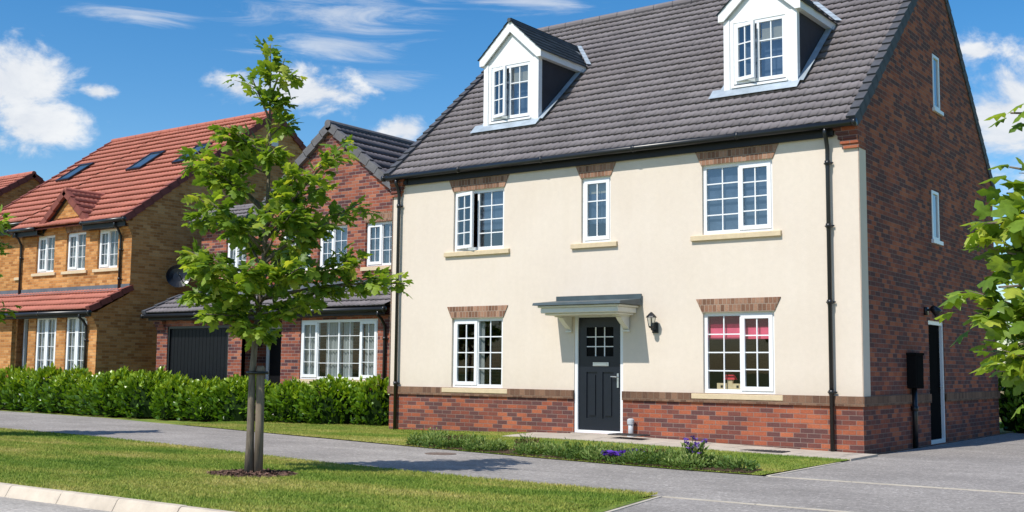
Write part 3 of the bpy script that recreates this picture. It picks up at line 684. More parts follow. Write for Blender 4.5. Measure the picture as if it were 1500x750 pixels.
# dormers
def dormer(xc, label):
    hw = 0.675; YF = 0.945; zt = 7.485; zb = 6.14
    F = front(YF)
    wz0, wz1 = 6.315, 7.425; wa, wb = xc - hw + 0.17, xc + hw - 0.21
    mb = MB()     # white front: pilasters, head, gable panel
    mb.fbox(F, xc - hw, wa, -0.12, 0.0, zb - 0.02, zt); mb.fbox(F, wb, xc + hw, -0.12, 0.0, zb - 0.02, zt)
    mb.fbox(F, wa, wb, -0.12, -0.005, wz1, zt); mb.fbox(F, wa - 0.04, wb + 0.04, 0.001, 0.035, 6.24, 6.28)
    mb.prism([F(xc - hw - 0.06, -0.02, zt), F(xc + hw + 0.06, -0.02, zt), F(xc, -0.02, zt + 0.70)], (0, -0.012, 0))
    mb.fbox(F, xc + hw - 0.10, xc + hw + 0.012, 0.001, 0.022, zb - 0.02, zt); mb.fbox(F, xc - hw - 0.012, xc - hw + 0.10, 0.001, 0.022, zb - 0.02, zt)
    dm = mb.build('dormer', M['white'], H, label=label)
    mb = MB(); mb.fbox(F, wa, wb, -0.12, -0.012, zb - 0.03, 6.245); mb.fbox(F, wa, wb, -0.12, -0.02, 6.28, wz0); mb.build('apron_panel', M['flash'], dm, label='grey panel under the dormer window')
    for s in (-1, 1):     # cheeks
        mb = MB(); xx = xc + s * (hw - 0.012); yb = (zt - EV) / MS - OH
        mb.prism([(xx, YF + 0.121, zb - 0.1), (xx, YF + 0.121, zt), (xx, yb + 0.1, zt)], (-0.02 * s, 0, 0))
        mb.build('cheek', M['cheek'], dm)
    # bargeboards + eaves boards
    mb = MB(); e = hw + 0.095; slp = 0.93
    for s in (-1, 1):
        zo = zt + 0.12; za = zo + slp * e
        pts = [(xc + s * e, zo), (xc, za), (xc, za - 0.23), (xc + s * (e - 0.10), zo - 0.135), (xc + s * e, zo - 0.135)]
        mb.prism([F(u, 0.07, z) for u, z in pts], (0, 0.03, 0))
        yb = (zt + 0.0 - EV) / MS - OH
        mb.box((xc + s * (e - 0.022), YF - 0.038, zt - 0.02), (xc + s * e, yb + 0.22, zo - 0.002)); mb.box((xc + s * (hw - 0.01), YF - 0.035, zt - 0.02), (xc + s * (e - 0.024), yb + 0.1, zt - 0.004))
    mb.build('bargeboard', M['white'], dm)
    # window
    window_into(dm, F, wa, wb, wz0, wz1)
    # slate roof
    zo = zt + 0.125
    for s in (-1, 1):
        lvv = e * math.sqrt(1 + slp * slp); ylen = 3.85 - (YF - 0.10)
        O = (xc + s * (e + 0.03), YF - 0.10 if s > 0 else 3.85, zo - 0.03 * slp)
        tiles(H, O, (0, s, 0), (-s, 0, slp), ylen, lvv + 0.03, 'slate', name='roof', gauge=0.17, period=0.22, amp=0.002, lip=0.014, parent=dm, tile_w=0.22, seed=int(10 * xc) % 97)
    rm = MB(); rm.tube([(xc, YF - 0.11, zo + slp * e + 0.0), (xc, 3.75, zo + slp * e)], 0.045, 8); rm.build('ridge_tiles', M['slate'], dm)
    # lead apron and soakers lying on the main roof
    ld = MB(); n0 = 0.058
    def P(x, y, h=n0): return (x, y - MS / sl * 0 , EV + MS * (y + OH) + h * 1.2)
    ld.quad(P(xc - hw - 0.25, YF - 0.17), P(xc + hw + 0.05, YF - 0.17), P(xc + hw + 0.05, YF + 0.02, 0.075), P(xc - hw - 0.25, YF + 0.02, 0.075))
    for s in (-1, 1):
        xa = xc + s * (hw + 0.0); xb = xc + s * (hw + 0.11)
        ld.quad(P(xa, YF - 0.02, .075), P(xb, YF - 0.02, .06), P(xb, 2.42, .06), P(xa, 2.42, .085))
        yv = (zo - EV) / MS - OH                         # lead valleys climbing beside the dormer roof
        for k in range(6):
            f0, f1 = k / 6, (k + 1) / 6 - .01
            q0, q1 = xc + s * e * (1 - f0), xc + s * e * (1 - f1); y0_, y1_ = yv + 0.93 * e * f0 / MS, yv + 0.93 * e * f1 / MS
            ld.quad(P(q0 - s * .03, y0_ + .02, .06), P(q0 + s * .12, y0_ - .03, .062), P(q1 + s * .12, y1_ - .03, .062), P(q1 - s * .03, y1_ + .02, .06))
    ld.build('flashing', M['lead'], dm, recalc=False)
    return dm

def window_into(dm, F, wa, wb, z0, z1):
    window(dm, F, wa, wb, z0, z1, [(1, 'o'), (1.12, 'f')], 3, rec=0.015, glass='glass_up', curtain=None)
    q = MB(); q.fbox(F, wa + 0.0, wb - 0.0, -0.21, -0.19, z0 - .05, z1 + 0.05); q.build('inner_panel', M['blindblue'], dm)
    q = MB(); q.quad(F(wa + 0.5, -0.095, z1 - 0.40), F(wb, -0.095, z1 - 0.40), F(wb, -0.095, z1), F(wa + 0.5, -0.095, z1)); q.build('blind', M['blindcream'], dm, recalc=False)

dormer(-7.425, 'left dormer with white gable and one casement open')
dormer(-2.025, 'right dormer with white gable and one casement open')

# toy on the inside sill
T = thing('toy_castle', 'small pale wooden toy castle with a red roof on the inside window sill', 'toy', (-2.31, 0.19, 0.95))
mb = MB(); mb.box((-2.52, 0.15, 0.95), (-2.34, 0.23, 1.06)); mb.box((-2.24, 0.15, 0.95), (-2.05, 0.23, 1.055)); mb.box((-2.338, 0.16, 0.95), (-2.242, 0.22, 1.12)); mb.build('block', M['toywood'], T, bevel=0.004)
mb = MB(); mb.hexa([(-2.40, 0.14, 1.121), (-2.19, 0.14, 1.121), (-2.19, 0.24, 1.121), (-2.40, 0.24, 1.121), (-2.36, 0.17, 1.20), (-2.23, 0.17, 1.20), (-2.23, 0.21, 1.20), (-2.36, 0.21, 1.20)]); mb.build('roof', M['toyred'], T)
for xx in (-2.45, -2.165): mb = MB(); mb.box((xx, 0.146, 0.985), (xx + .04, 0.15, 1.025)); mb.build('opening', M['black'], T)
mb = MB(); mb.box((-2.72, 0.125, 0.925), (-1.40, 0.42, 0.95)); mb.build('window_board', M['white'], H)

# ================================================================== NEIGHBOUR WITH GARAGE (red brick, grey roof)
H2 = thing('garage_house', 'red brick house with grey gable roof, black garage door and lean-to roof', 'house', (-15.2, 6.0, 0))
YU, YG = 2.2, 1.35
XR2, XGL, GC = -10.95, -19.15, -13.80; AP2, M2 = 7.16, 0.785
HWG = XR2 - GC; EV2 = AP2 - M2 * (HWG + 0.15)
FU, FG = front(YU), front(YG)
UW2 = [(-15.45, -14.40), (-14.13, -13.17), (-12.57, -11.60)]
UWL = (-17.55, -16.75)
gz = lambda x: AP2 - M2 * abs(x - GC) - 0.08
mb = MB()
hol = [(UW2[1][0], UW2[1][1], 3.62, 4.66), (UW2[2][0], UW2[2][1], 3.62, 4.66)]
hol.append((UW2[0][0], UW2[0][1], 3.62, 4.66))
wall(mb, FU, GC - HWG, XR2, 0, gz, hol, breaks=(GC,))
wall(mb, FU, XGL + 0.6, GC - HWG, 0, 5.0, [(UWL[0], UWL[1], 3.62, 4.66)])
mb.quad((XR2, YU, 0), (XR2, 10, 0), (XR2, 10, EV2), (XR2, YU, EV2)); mb.quad((XGL + 0.6, YU, 0), (XGL + 0.6, 5.6, 0), (XGL + 0.6, 5.6, 4.4), (XGL + 0.6, YU, 4.95)); mb.quad((GC - HWG, YU, 0), (GC - HWG, 10, 0), (GC - HWG, 10, EV2), (GC - HWG, YU, EV2))
BAY = (-13.78, -11.33, 0.98, 2.345); GAR = (-18.72, -16.32, 0.0, 2.27); POR = (-15.82, -14.42, 0.0, 2.50)
wall(mb, FG, XGL, XR2, 0, 2.58, [BAY, GAR, POR], depth=0.12)
for x in (POR[0], POR[1]): mb.quad((x, YG, 0), (x, YU + 0.01, 0), (x, YU + 0.01, 2.5), (x, YG, 2.5))
mb.quad((XGL, YG, 0), (XGL, YU, 0), (XGL, YU, 2.95), (XGL, YG, 2.58)); mb.quad((XR2, YG, 0), (XR2, YU, 0), (XR2, YU, 2.95), (XR2, YG, 2.58))
for k in range(5): mb.box((XGL - 0.001, YG - 0.03 - 0.045 * k, 2.18 + 0.075 * k), (XGL + 0.34, YG + 0.1, 2.18 + 0.075 * (k + 1) - .001))
mb.build('wall', M['brick2'], H2, recalc=False)
# roofs
s2 = math.sqrt(1 + M2 * M2)
e2 = HWG + 0.15
tiles(H2, (GC + e2, YU - 0.10, EV2), (0, 1, 0), (-1, 0, M2), 8.2, e2 * s2, 'tile', gauge=0.37, seed=4)
tiles(H2, (GC - e2, 10.3, EV2), (0, -1, 0), (1, 0, M2), 8.2, e2 * s2, 'tile', gauge=0.37, seed=5)
ridge(H2, (GC, YU - 0.14, AP2 + 0.01), (GC, 10.3, AP2 + 0.01), 0.10, 'verge2')
verge(H2, (GC + e2, YU - 0.06, EV2 + 0.02), (GC, YU - 0.06, AP2 + 0.02), (0, -1, 0), 0.16, 'verge2'); verge(H2, (GC - e2, YU - 0.06, EV2 + 0.02), (GC, YU - 0.06, AP2 + 0.02), (0, -1, 0), 0.16, 'verge2')
mm = 0.60; tiles(H2, (XGL + 0.35, YU - 0.3, 5.02), (1, 0, 0), (0, 1, mm), GC - HWG - XGL + 0.5, 0.72 * math.sqrt(1 + mm * mm), 'tile', seed=6)
mb = MB(); mb.quad((XGL + .35, YU + .42, 5.45), (GC, YU + .42, 5.45), (GC, YU + 3.4, 4.4), (XGL + .35, YU + 3.4, 4.4)); mb.prism([(XGL + .6, YU - .25, 5.0), (XGL + .6, YU + .42, 5.40), (XGL + .6, YU + 3.4, 4.4), (XGL + .6, YU + 3.4, 4.0), (XGL + .6, YU, 4.9)], (-.03, 0, 0)); mb.build('roof_underside', M['verge'], H2)
ridge(H2, (XGL + .34, YU + .42, 5.45), (GC - 1, YU + .42, 5.45), .07, 'tile')
mb = MB(); mb.box((XGL + 0.4, YU - 0.26, 4.90), (GC - HWG + 0.0, YU, 5.04)); mb.build('fascia', M['blackboard'], H2)
ml = 0.46; tiles(H2, (XGL - 0.22, YG - 0.30, 2.60), (1, 0, 0), (0, 1, ml), XR2 - XGL + 0.3, 1.18 * math.sqrt(1 + ml * ml), 'tile', name='lean_to_roof', gauge=0.37, seed=7)
mb = MB(); mb.quad((XGL - 0.2, YG - 0.28, 2.585), (XR2 + 0.05, YG - 0.28, 2.585), (XR2 + 0.05, YU, 3.08), (XGL - 0.2, YU, 3.08)); mb.build('roof_underside', M['blackboard'], H2, recalc=False)
mb = MB(); mb.box((XGL - 0.1, YG - 0.22, 2.42), (XR2 + 0.02, YG - 0.19, 2.585)); mb.box((XGL, YG - 0.19, 2.42), (XR2, YG + 0.0, 2.44)); mb.build('fascia', M['blackboard'], H2)
gutter(H2, (XGL - 0.24, YG - 0.29, 2.535), (XR2 + 0.06, YG - 0.29, 2.535))
mb = MB(); mb.box((XGL + 0.6, YU - 0.025, 3.11), (XR2, YU - 0.004, 3.30)); mb.hexa([(XGL - .1, YU - 0.2, 3.075), (XR2, YU - 0.2, 3.075), (XR2, YU - .026, 3.075), (XGL - .1, YU - .026, 3.075), (XGL - .1, YU - 0.2, 3.085), (XR2, YU - 0.2, 3.085), (XR2, YU - .026, 3.16), (XGL - .1, YU - .026, 3.16)]); mb.build('flashing', M['flash'], H2)
downpipe(H2, XR2 - 0.12, YG, 2.4, 0.0, YG - 0.29, 2.5, clips=(1.9, 1.0))
verge(H2, (XGL - 0.2, YG - 0.30, 2.62), (XGL - 0.2, YU, 2.62 + ml * 1.15), (-1, 0, 0), 0.10, 'verge')
for (a, b) in UW2:
    w = window(H2, FU, a, b, 3.62, 4.66, [(1, 'c'), (1, 'f')], 3, curtain=[(a + .03, b - .03, 3.65, 4.63, 'blindblue', 'curtain', True)], glass='glass_up', label='upper window in the brick gable')
    sill(w, FU, a - 0.1, b + 0.1, 3.62); lintel(w, FU, a - 0.01, b + 0.01, 4.662, 4.89, 0.10)
w = window(H2, FU, UWL[0], UWL[1], 3.62, 4.66, [(1, 'c'), (1, 'f')], 3, curtain=[(UWL[0] + .03, UWL[1] - .03, 3.65, 4.63, 'net', 'curtain', True)]); sill(w, FU, UWL[0] - .1, UWL[1] + .1, 3.62); lintel(w, FU, UWL[0], UWL[1], 4.662, 4.88, 0.1)
a, b, c, d = BAY
w = window(H2, FG, a, b, c, d, [(1, 'c'), (1.22, 'f'), (1.22, 'f'), (1, 'c')], 4, rec=0.03, label='wide four light white window',
           curtain=[(a + .05, a + .5, c, d - .05, 'net', 'curtain', True), (a + .75, a + 1.25, c, d - .05, 'net', 'curtain', True), (b - 1.15, b - .85, c, d - .05, 'net', 'curtain', True), (b - .48, b - .05, c, d - .05, 'net', 'curtain', True)])
sill(w, FG, a - 0.2, b + 0.12, c)
a, b, c, d = GAR
mb = MB(); mb.fbox(FG, a + .06, b - .06, -0.10, -0.07, c, d - .06); n = 16
for i in range(n):
    u = a + .07 + (b - a - .14) * (i + .1) / n; mb.fbox(FG, u, u + (b - a - .14) / n * 0.9, -0.07, -0.064, c + .05, d - .09)
gd = mb.build('garage_door', M['garage'], H2, label='black ribbed garage door')
mb = MB(); mb.fbox(FG, a, a + .06, -0.11, -0.02, c, d); mb.fbox(FG, b - .06, b, -0.11, -0.02, c, d); mb.fbox(FG, a + .06, b - .06, -0.11, -0.02, d - .06, d); mb.build('door_frame', M['black'], gd)
mb = MB(); mb.tube([FG((a + b) / 2 - .04, -0.05, .78), FG((a + b) / 2 - .04, -0.02, .80), FG((a + b) / 2 + .04, -0.02, .84)], 0.014, 8); mb.build('handle', M['chrome'], gd)
mb = MB(); mb.fbox(FU, -15.70, -14.72, 0.004, 0.05, 0.1, 2.2); fd2 = mb.build('front_door', M['garage'], H2, label='black front door in the porch recess')
mb = MB(); frame_rect(mb, FU, -15.80, -14.62, 0.03, 2.30, 0.10, 0.002, 0.075); mb.build('door_frame', M['upvc'], fd2)
mb = MB(); mb.tube([FU(-14.80, 0.05, 1.1), FU(-14.80, 0.09, 1.1), FU(-14.92, 0.09, 1.1)], 0.012, 8); mb.build('handle', M['chrome'], fd2)

# ================================================================== ORANGE BRICK HOUSE (terracotta roof)
X3 = -20.55; H3 = thing('terracotta_roofed_house', 'orange brick house with terracotta tiled roof, rooflights and small front gable', 'house', (-24.5, 6.0, 0))
Y3, Y3G, Y3S = 1.45, 0.50, 2.0; M3 = 0.737; E3Y, E3Z = 1.17, 5.24; R3Y = 6.45; R3Z = E3Z + M3 * (R3Y - E3Y); X3L = -28.95; XS = -25.95
rz3 = lambda y: E3Z - 0.07 + M3 * ((y - E3Y) if y < R3Y else (2 * R3Y - y - E3Y))
F3, F3G, F3S = front(Y3), front(Y3G), front(Y3S)
W3 = [(-25.15, -24.22), (-23.62, -22.68), (-22.10, -21.16)]
G3 = [(-23.42, -22.42), (-21.98, -21.00)]
mb = MB()
wall(mb, F3, XS, X3, 0, lambda u: 6.10 - 0.78 * abs(u + 23.65) if abs(u + 23.65) < 1.12 else 5.23, [(a, b, 3.93, 5.02) for a, b in W3], breaks=(-23.65, -24.77, -24.771, -22.53, -22.529))
wall(mb, F3S, X3L, XS, 0, 5.5, [(-27.0, -26.25, 3.93, 5.0)]); mb.quad((XS, Y3, 0), (XS, Y3S, 0), (XS, Y3S, 5.2), (XS, Y3, 5.2))
wall(mb, side(X3), Y3, 2 * R3Y - Y3, 0, rz3, breaks=(R3Y,)); wall(mb, lambda u, w, z: (X3L - w, u, z), Y3, 2 * R3Y - Y3, 0, rz3, breaks=(R3Y,))
D3 = (-24.62, -23.78, 0.0, 2.62)
wall(mb, F3G, -26.5, X3, 0, 2.68, [(a, b, 0.15, 2.60) for a, b in G3] + [D3], depth=0.12)
mb.quad((X3, Y3G, 0), (X3, Y3, 0), (X3, Y3, 3.2), (X3, Y3G, 2.68))
for k in range(5): mb.box((X3 - .33, Y3G - 0.03 - 0.04 * k, 2.26 + .075 * k), (X3 + .001, Y3G + .05, 2.26 + .075 * (k + 1) - .001)); mb.box((X3 - .33, Y3 - 0.03 - 0.04 * k, 4.80 + .075 * k), (X3 + .001, Y3 + .05, 4.80 + .075 * (k + 1) - .001))
mb.build('wall', M['buff'], H3, recalc=False)
s3 = math.sqrt(1 + M3 * M3)
tiles(H3, (XS - 0.25, E3Y, E3Z - .03), (1, 0, 0), (0, 1, M3), X3 - XS + 0.28, (R3Y - E3Y) * s3, 'tile_red', gauge=0.37, period=0.16, lip=0.050, seed=11)
tiles(H3, (X3L - 0.04, E3Y + 0.45, E3Z - .03 + M3 * .45), (1, 0, 0), (0, 1, M3), XS - 0.25 - X3L + 0.04, (R3Y - E3Y - .45) * s3, 'tile_red', gauge=0.37, period=0.16, lip=0.050, seed=12)
mb = MB(); mb.quad((X3L, 2 * R3Y - E3Y, E3Z), (X3, 2 * R3Y - E3Y, E3Z), (X3, R3Y, R3Z - .02), (X3L, R3Y, R3Z - .02)); mb.quad((XS - .2, E3Y + .02, E3Z - .07), (X3, E3Y + .02, E3Z - .07), (X3, R3Y, R3Z - .05), (XS - .2, R3Y, R3Z - .05)); mb.build('roof_underside', M['verge_red'], H3, recalc=False)
ridge(H3, (X3L, R3Y, R3Z), (X3 + 0.05, R3Y, R3Z), 0.09, 'tile_red')
for xx, W in ((X3 + .01, (1, 0, 0)), (X3L - .01, (-1, 0, 0))):
    verge(H3, (xx, E3Y, E3Z), (xx, R3Y, R3Z), W, 0.15, 'verge_red'); verge(H3, (xx, 2 * R3Y - E3Y, E3Z), (xx, R3Y, R3Z), W, 0.15, 'verge_red')
# small front gable roof
gc, gh = -23.65, 1.18
for s in (-1, 1):
    O = (gc + s * gh, Y3 - 0.12 if s > 0 else 3.2, 5.33); tiles(H3, O, (0, s, 0), (-s, 0, 0.80), 3.2 - Y3 + .12, gh * math.sqrt(1 + .64), 'tile_red', gauge=0.31, name='gable_roof', seed=13)
    verge(H3, (gc + s * (gh + .02), Y3 - 0.10, 5.30), (gc, Y3 - 0.10, 5.30 + .8 * gh + .02), (0, -1, 0), 0.15, 'verge_red')
ridge(H3, (gc, Y3 - .13, 5.33 + .8 * gh), (gc, 3.0, 5.33 + .8 * gh), 0.075, 'tile_red')
mb = MB()
for xa, xb in ((XS - .12, gc - gh + .05), (gc + gh - .05, X3 + 0.0)): mb.box((xa, Y3 - 0.24, 5.02), (xb, Y3 - 0.22, 5.20)); mb.box((xa, Y3 - 0.22, 5.02), (xb, Y3, 5.04))
for s in (-1, 1): mb.prism([(gc + s * gh, Y3 - .05, 5.24), (gc, Y3 - .05, 5.24 + .8 * gh), (gc, Y3 - .05, 5.08 + .8 * gh), (gc + s * (gh - .05), Y3 - .05, 5.08)], (0, .03, 0))
mb.box((X3L, Y3S - .3, 5.22), (XS - .2, Y3S - .27, 5.42))
mb.build('fascia', M['blackboard'], H3)
gutter(H3, (XS - .25, E3Y - .02, 5.20), (gc - gh, E3Y - .02, 5.20)); gutter(H3, (gc + gh, E3Y - .02, 5.20), (X3 + .03, E3Y - .02, 5.20)); gutter(H3, (X3L, E3Y + .43, 5.50), (XS - .25, E3Y + .43, 5.50))
downpipe(H3, X3 - 0.42, Y3, 5.0, 3.25, E3Y, 5.15, clips=(4.4, 3.6)); downpipe(H3, XS + 0.08, Y3, 5.0, 3.25, E3Y, 5.15, clips=(4.4,))
m3l = 0.52; tiles(H3, (-27.5, Y3G - .28, 2.70), (1, 0, 0), (0, 1, m3l), X3 + 27.5 + .04, 1.30 * math.sqrt(1 + m3l ** 2), 'tile_red', name='lean_to_roof', gauge=0.36, seed=15)
verge(H3, (X3 + .01, Y3G - .28, 2.73), (X3 + .01, Y3 + .05, 2.73 + m3l * 1.28), (1, 0, 0), 0.12, 'verge_red')
mb = MB(); mb.quad((-27.5, Y3G - .26, 2.68), (X3, Y3G - .26, 2.68), (X3, Y3, 3.26), (-27.5, Y3, 3.26)); mb.box((-27.5, Y3G - .21, 2.52), (X3 - .0, Y3G - .19, 2.69)); mb.box((-27.5, Y3G - .19, 2.52), (X3 - .33, Y3G, 2.54)); mb.build('lean_to_fascia', M['blackboard'], H3)
gutter(H3, (-27.5, Y3G - .28, 2.63), (X3 + .03, Y3G - .28, 2.63)); downpipe(H3, X3 - 0.40, Y3G, 2.5, 0, Y3G - .28, 2.6, clips=(1.9, 1.0))
mb = MB(); mb.box((-27.5, Y3 - .02, 3.30), (X3 + .005, Y3 - .003, 3.46)); mb.box((-27.5, Y3 - .16, 3.255), (X3 + .005, Y3 - .02, 3.31)); mb.build('flashing', M['flash'], H3)
for (a, b) in W3:
    w = window(H3, F3, a, b, 3.93, 5.02, [(1, 'c'), (1, 'f')], 3, curtain=[(a + .04, b - .04, 3.95, 5.0, 'net', 'curtain', True)], label='small upper window of the orange brick house'); sill(w, F3, a - .14, b + .14, 3.93, 0.10)
lintel(w, F3, W3[1][0], W3[1][1], 5.022, 5.25, 0.1)
w = window(H3, F3S, -27.0, -26.25, 3.93, 5.0, [(1, 'c'), (1, 'f')], 3, curtain=[(-26.96, -26.3, 3.95, 5.0, 'net', 'curtain', True)]); sill(w, F3S, -27.15, -26.1, 3.93)
for (a, b) in G3: window(H3, F3G, a, b, 0.15, 2.60, [(1, 'c'), (1, 'c')], 6, cols=2, rec=0.04, curtain=[(a + .04, b - .04, .2, 2.55, 'net', 'curtain', True)], label='tall ground floor window')
mb = MB(); mb.fbox(F3G, D3[0] + .06, D3[1] - .06, -0.5, -0.45, 0.1, 2.5); f3 = mb.build('front_door', M['garage'], H3); mb = MB(); frame_rect(mb, F3G, D3[0], D3[1], 0.03, 2.6, 0.07, -0.44, -0.36); mb.build('door_frame', M['upvc'], f3)
# rooflights lying in the roof
def on3(x, y, h): n = Vector((0, -M3, 1)).normalized(); return Vector((x, y, E3Z - .03 + M3 * (y - E3Y))) + n * h
for (xa, xb) in ((-28.22, -27.5), (-24.42, -23.70), (-22.15, -21.45)):
    ya, yb = 3.90, 4.83; fr_, gl_ = MB(), MB()
    for (pa, pb, qa, qb) in ((xa, xb, ya, ya + .08), (xa, xb, yb - .08, yb), (xa, xa + .07, ya + .08, yb - .08), (xb - .07, xb, ya + .08, yb - .08)):
        fr_.hexa([on3(x, y, h) for h in (0.0, 0.11) for x, y in ((pa, qa), (pb, qa), (pb, qb), (pa, qb))])
    gl_.quad(on3(xa + .07, ya + .08, .09), on3(xb - .07, ya + .08, .09), on3(xb - .07, yb - .08, .09), on3(xa + .07, yb - .08, .09))
    rl = fr_.build('rooflight', M['black'], H3); gl_.build('pane', M['skyglass'], rl, recalc=False)
mb = MB(); mb.fbox(side(X3), R3Y - 0.13, R3Y + 0.13, 0, 0.02, 8.05, 8.30); mb.build('vent', M['offwhite'], H3, label='pale square vent near the gable peak')
mb = MB(); c = Vector((X3 + 0.36, 2.75, 3.72)); ax = Vector((0.75, -0.62, 0.22)).normalized(); a_ = ax.orthogonal().normalized(); b_ = ax.cross(a_)
for r0, r1, d0, d1 in ((0.0, .14, 0, .012), (.14, .25, .012, .045), (.25, .33, .045, .085)):
    for k in range(20):
        t0, t1 = k * math.pi / 10, (k + 1) * math.pi / 10
        p = lambda r, dd, t: c + ax * dd + (a_ * math.cos(t) + b_ * math.sin(t)) * r
        if r0 == 0: mb.quad(p(0, d0, 0), p(r1, d1, t0), p(r1, d1, t1))
        else: mb.quad(p(r0, d0, t0), p(r1, d1, t0), p(r1, d1, t1), p(r0, d0, t1))
mb.tube([(X3, 2.9, 3.62), (X3 + .2, 2.9, 3.62), tuple(c)], 0.02, 8); mb.tube([tuple(c - b_ * .2), tuple(c + ax * .36 - b_ * .05)], 0.012, 6); mb.lathe(tuple(c + ax * .36), [(.03, -.03), (.03, .04)], 8)
mb.build('satellite_dish', M['black'], H3, recalc=False, label='black satellite dish on the side wall')

# ================================================================== FAR HOUSE at the left edge
X4 = -31.0; H4 = thing('far_house', 'orange brick gable with terracotta roof behind, at the left edge', 'house', (-35, 9, 0))
A4 = (4.72, 7.93); m4 = 0.65; e4 = A4[0] - 4.0
mb = MB(); rz4 = lambda y: A4[1] - m4 * abs(y - A4[0]) - .08
wall(mb, side(X4), A4[0] - 3.6, A4[0] + 3.6, 0, rz4, breaks=(A4[0],)); mb.quad((X4 - 9, A4[0] - 3.6, 0), (X4, A4[0] - 3.6, 0), (X4, A4[0] - 3.6, 5.5), (X4 - 9, A4[0] - 3.6, 5.5)); mb.build('wall', M['buff'], H4, recalc=False)
tiles(H4, (X4 - 9, A4[0] - 3.9, A4[1] - m4 * 3.9), (1, 0, 0), (0, 1, m4), 9.04, 3.9 * math.sqrt(1 + m4 * m4), 'tile_red', seed=21)
mb = MB(); mb.quad((X4 - 9, A4[0], A4[1] - .03), (X4, A4[0], A4[1] - .03), (X4, A4[0] + 3.9, A4[1] - m4 * 3.9), (X4 - 9, A4[0] + 3.9, A4[1] - m4 * 3.9)); mb.build('roof_underside', M['verge_red'], H4, recalc=False)
verge(H4, (X4 + .01, A4[0] - 3.9, A4[1] - m4 * 3.9), (X4 + .01, A4[0], A4[1]), (1, 0, 0), .15, 'verge_red'); verge(H4, (X4 + .01, A4[0] + 3.9, A4[1] - m4 * 3.9), (X4 + .01, A4[0], A4[1]), (1, 0, 0), .15, 'verge_red'); ridge(H4, (X4 - 9, A4[0], A4[1]), (X4 + .05, A4[0], A4[1]), .09, 'tile_red')

# ================================================================== GROUND
FAR = [(-60, 0.6), (-40, 0.35), (-23.3, -0.42), (-18.1, -0.85), (-13.4, -1.82), (-9.28, -2.67), (-5.93, -3.36), (-3.24, -3.86), (-1.04, -4.16), (0.30, -4.24)]
NEAR = [(-60, -3.4), (-40, -4.1), (-25, -4.55), (-15.57, -4.95), (-11.77, -5.25), (-8.43, -5.82), (-4.48, -6.66), (-2.02, -6.93), (0.36, -7.06)]
KY = -10.64
def sheet(name, poly, z, mat, kind='structure'):
    mb = MB(); mb.quad(*[(x, y, z) for x, y in poly]); o = mb.build(name, M[mat], None, recalc=False)
    if o.data.polygons[0].normal.z < 0: o.data.flip_normals()
    o['kind'] = kind; return o
sheet('ground', [(-500, KY), (500, KY), (500, 500), (-500, 500)], -0.03, 'ground')
sheet('road', [(-500, -16.6), (500, -16.6), (500, KY + 0.05), (-500, KY + 0.05)], -0.10, 'road')
sheet('far_verge', [(-500, -500), (500, -500), (500, -16.6), (-500, -16.6)], -0.02, 'ground')
sheet('path', FAR + [(4.4, -4.24), (4.4, -7.06)] + NEAR[::-1], 0.0, 'path')
sheet('driveway', [(0.10, 12), (0.10, 0.0), (0.16, -1.6), (0.24, -4.238), (4.4, -4.238), (4.4, 12)], 0.001, 'drive')
sheet('driveway_apron', [(0.36, -7.062), (4.4, -7.062), (4.4, KY), (1.0, KY)], 0.001, 'drive')
# edging strips, flush kerbs a few mm up
mb = MB()
def strip(p, q, w=0.055, z0=-0.02, z1=0.008):
    p, q = Vector((*p, 0)), Vector((*q, 0)); d = (q - p); n = Vector((-d.y, d.x, 0)).normalized() * w / 2; k = max(1, int(d.length / 0.915))
    for i in range(k):
        a = p + d * (i / k); b = p + d * ((i + 1) / k) - d.normalized() * 0.008
        mb.hexa([(*(v + s).xy, z) for z in (z0, z1) for v, s in ((a, -n), (b, -n), (b, n), (a, n))])
strip((0.30, -4.245), (4.4, -4.245), 0.05); strip((0.40, -7.066), (4.4, -7.066), 0.05)
strip((0.20, -1.55), (0.27, -4.20), 0.05); strip((0.37, -7.10), (1.0, KY), 0.05); strip((4.42, -10.6), (4.42, 9), 0.05)
struct(mb.build('edging', M['edging']))
mb = MB(); x = -40.0; rk = random.Random(5)
while x < 20:
    a, b = x + 0.004, x + 0.911; j = rk.uniform(-.004, .004)
    pr = [(KY + 0.0, -0.2), (KY + 0.0, 0.012 + j), (KY - 0.075, 0.010 + j), (KY - 0.095, -0.004 + j), (KY - 0.150, -0.100), (KY - 0.150, -0.2)]
    mb.prism([(a, y, z) for y, z in pr], (b - a, 0, 0)); x += 0.915
struct(mb.build('kerb', M['kerb'], None, bevel=0.004))
# front lawn rises to the door slab
def lift(x, y): return 0.10 * math.exp(-((x + 4.8) / 3.2) ** 2) * max(0.0, min(1.0, (y + 3.2) / 3.0))
def farY(x):
    for (xa, ya), (xb, yb) in zip(FAR, FAR[1:]):
        if xa <= x <= xb: return ya + (yb - ya) * (x - xa) / (xb - xa)
    return FAR[-1][1]
def nearY(x):
    for (xa, ya), (xb, yb) in zip(NEAR, NEAR[1:]):
        if xa <= x <= xb: return ya + (yb - ya) * (x - xa) / (xb - xa)
    return NEAR[-1][1]
def grid(name, x0, x1, ylo, yhi, zf, mat, nx, ny):
    mb = MB(); xs = np.linspace(x0, x1, nx); pts = []
    for x in xs:
        a, b = ylo(x), yhi(x); pts.append([(x, a + (b - a) * j / ny, zf(x, a + (b - a) * j / ny)) for j in range(ny + 1)])
    for i in range(nx - 1):
        for j in range(ny): mb.quad(pts[i][j], pts[i + 1][j], pts[i + 1][j + 1], pts[i][j + 1])
    o = mb.build(name, M[mat], None, recalc=False); o['kind'] = 'structure'; return o
hedge_y = lambda x: -0.35 + (0.4 * (x + 13.7) / 3 if x > -13.7 else (-0.0 if x > -17 else 0.03 * (-17 - x)))
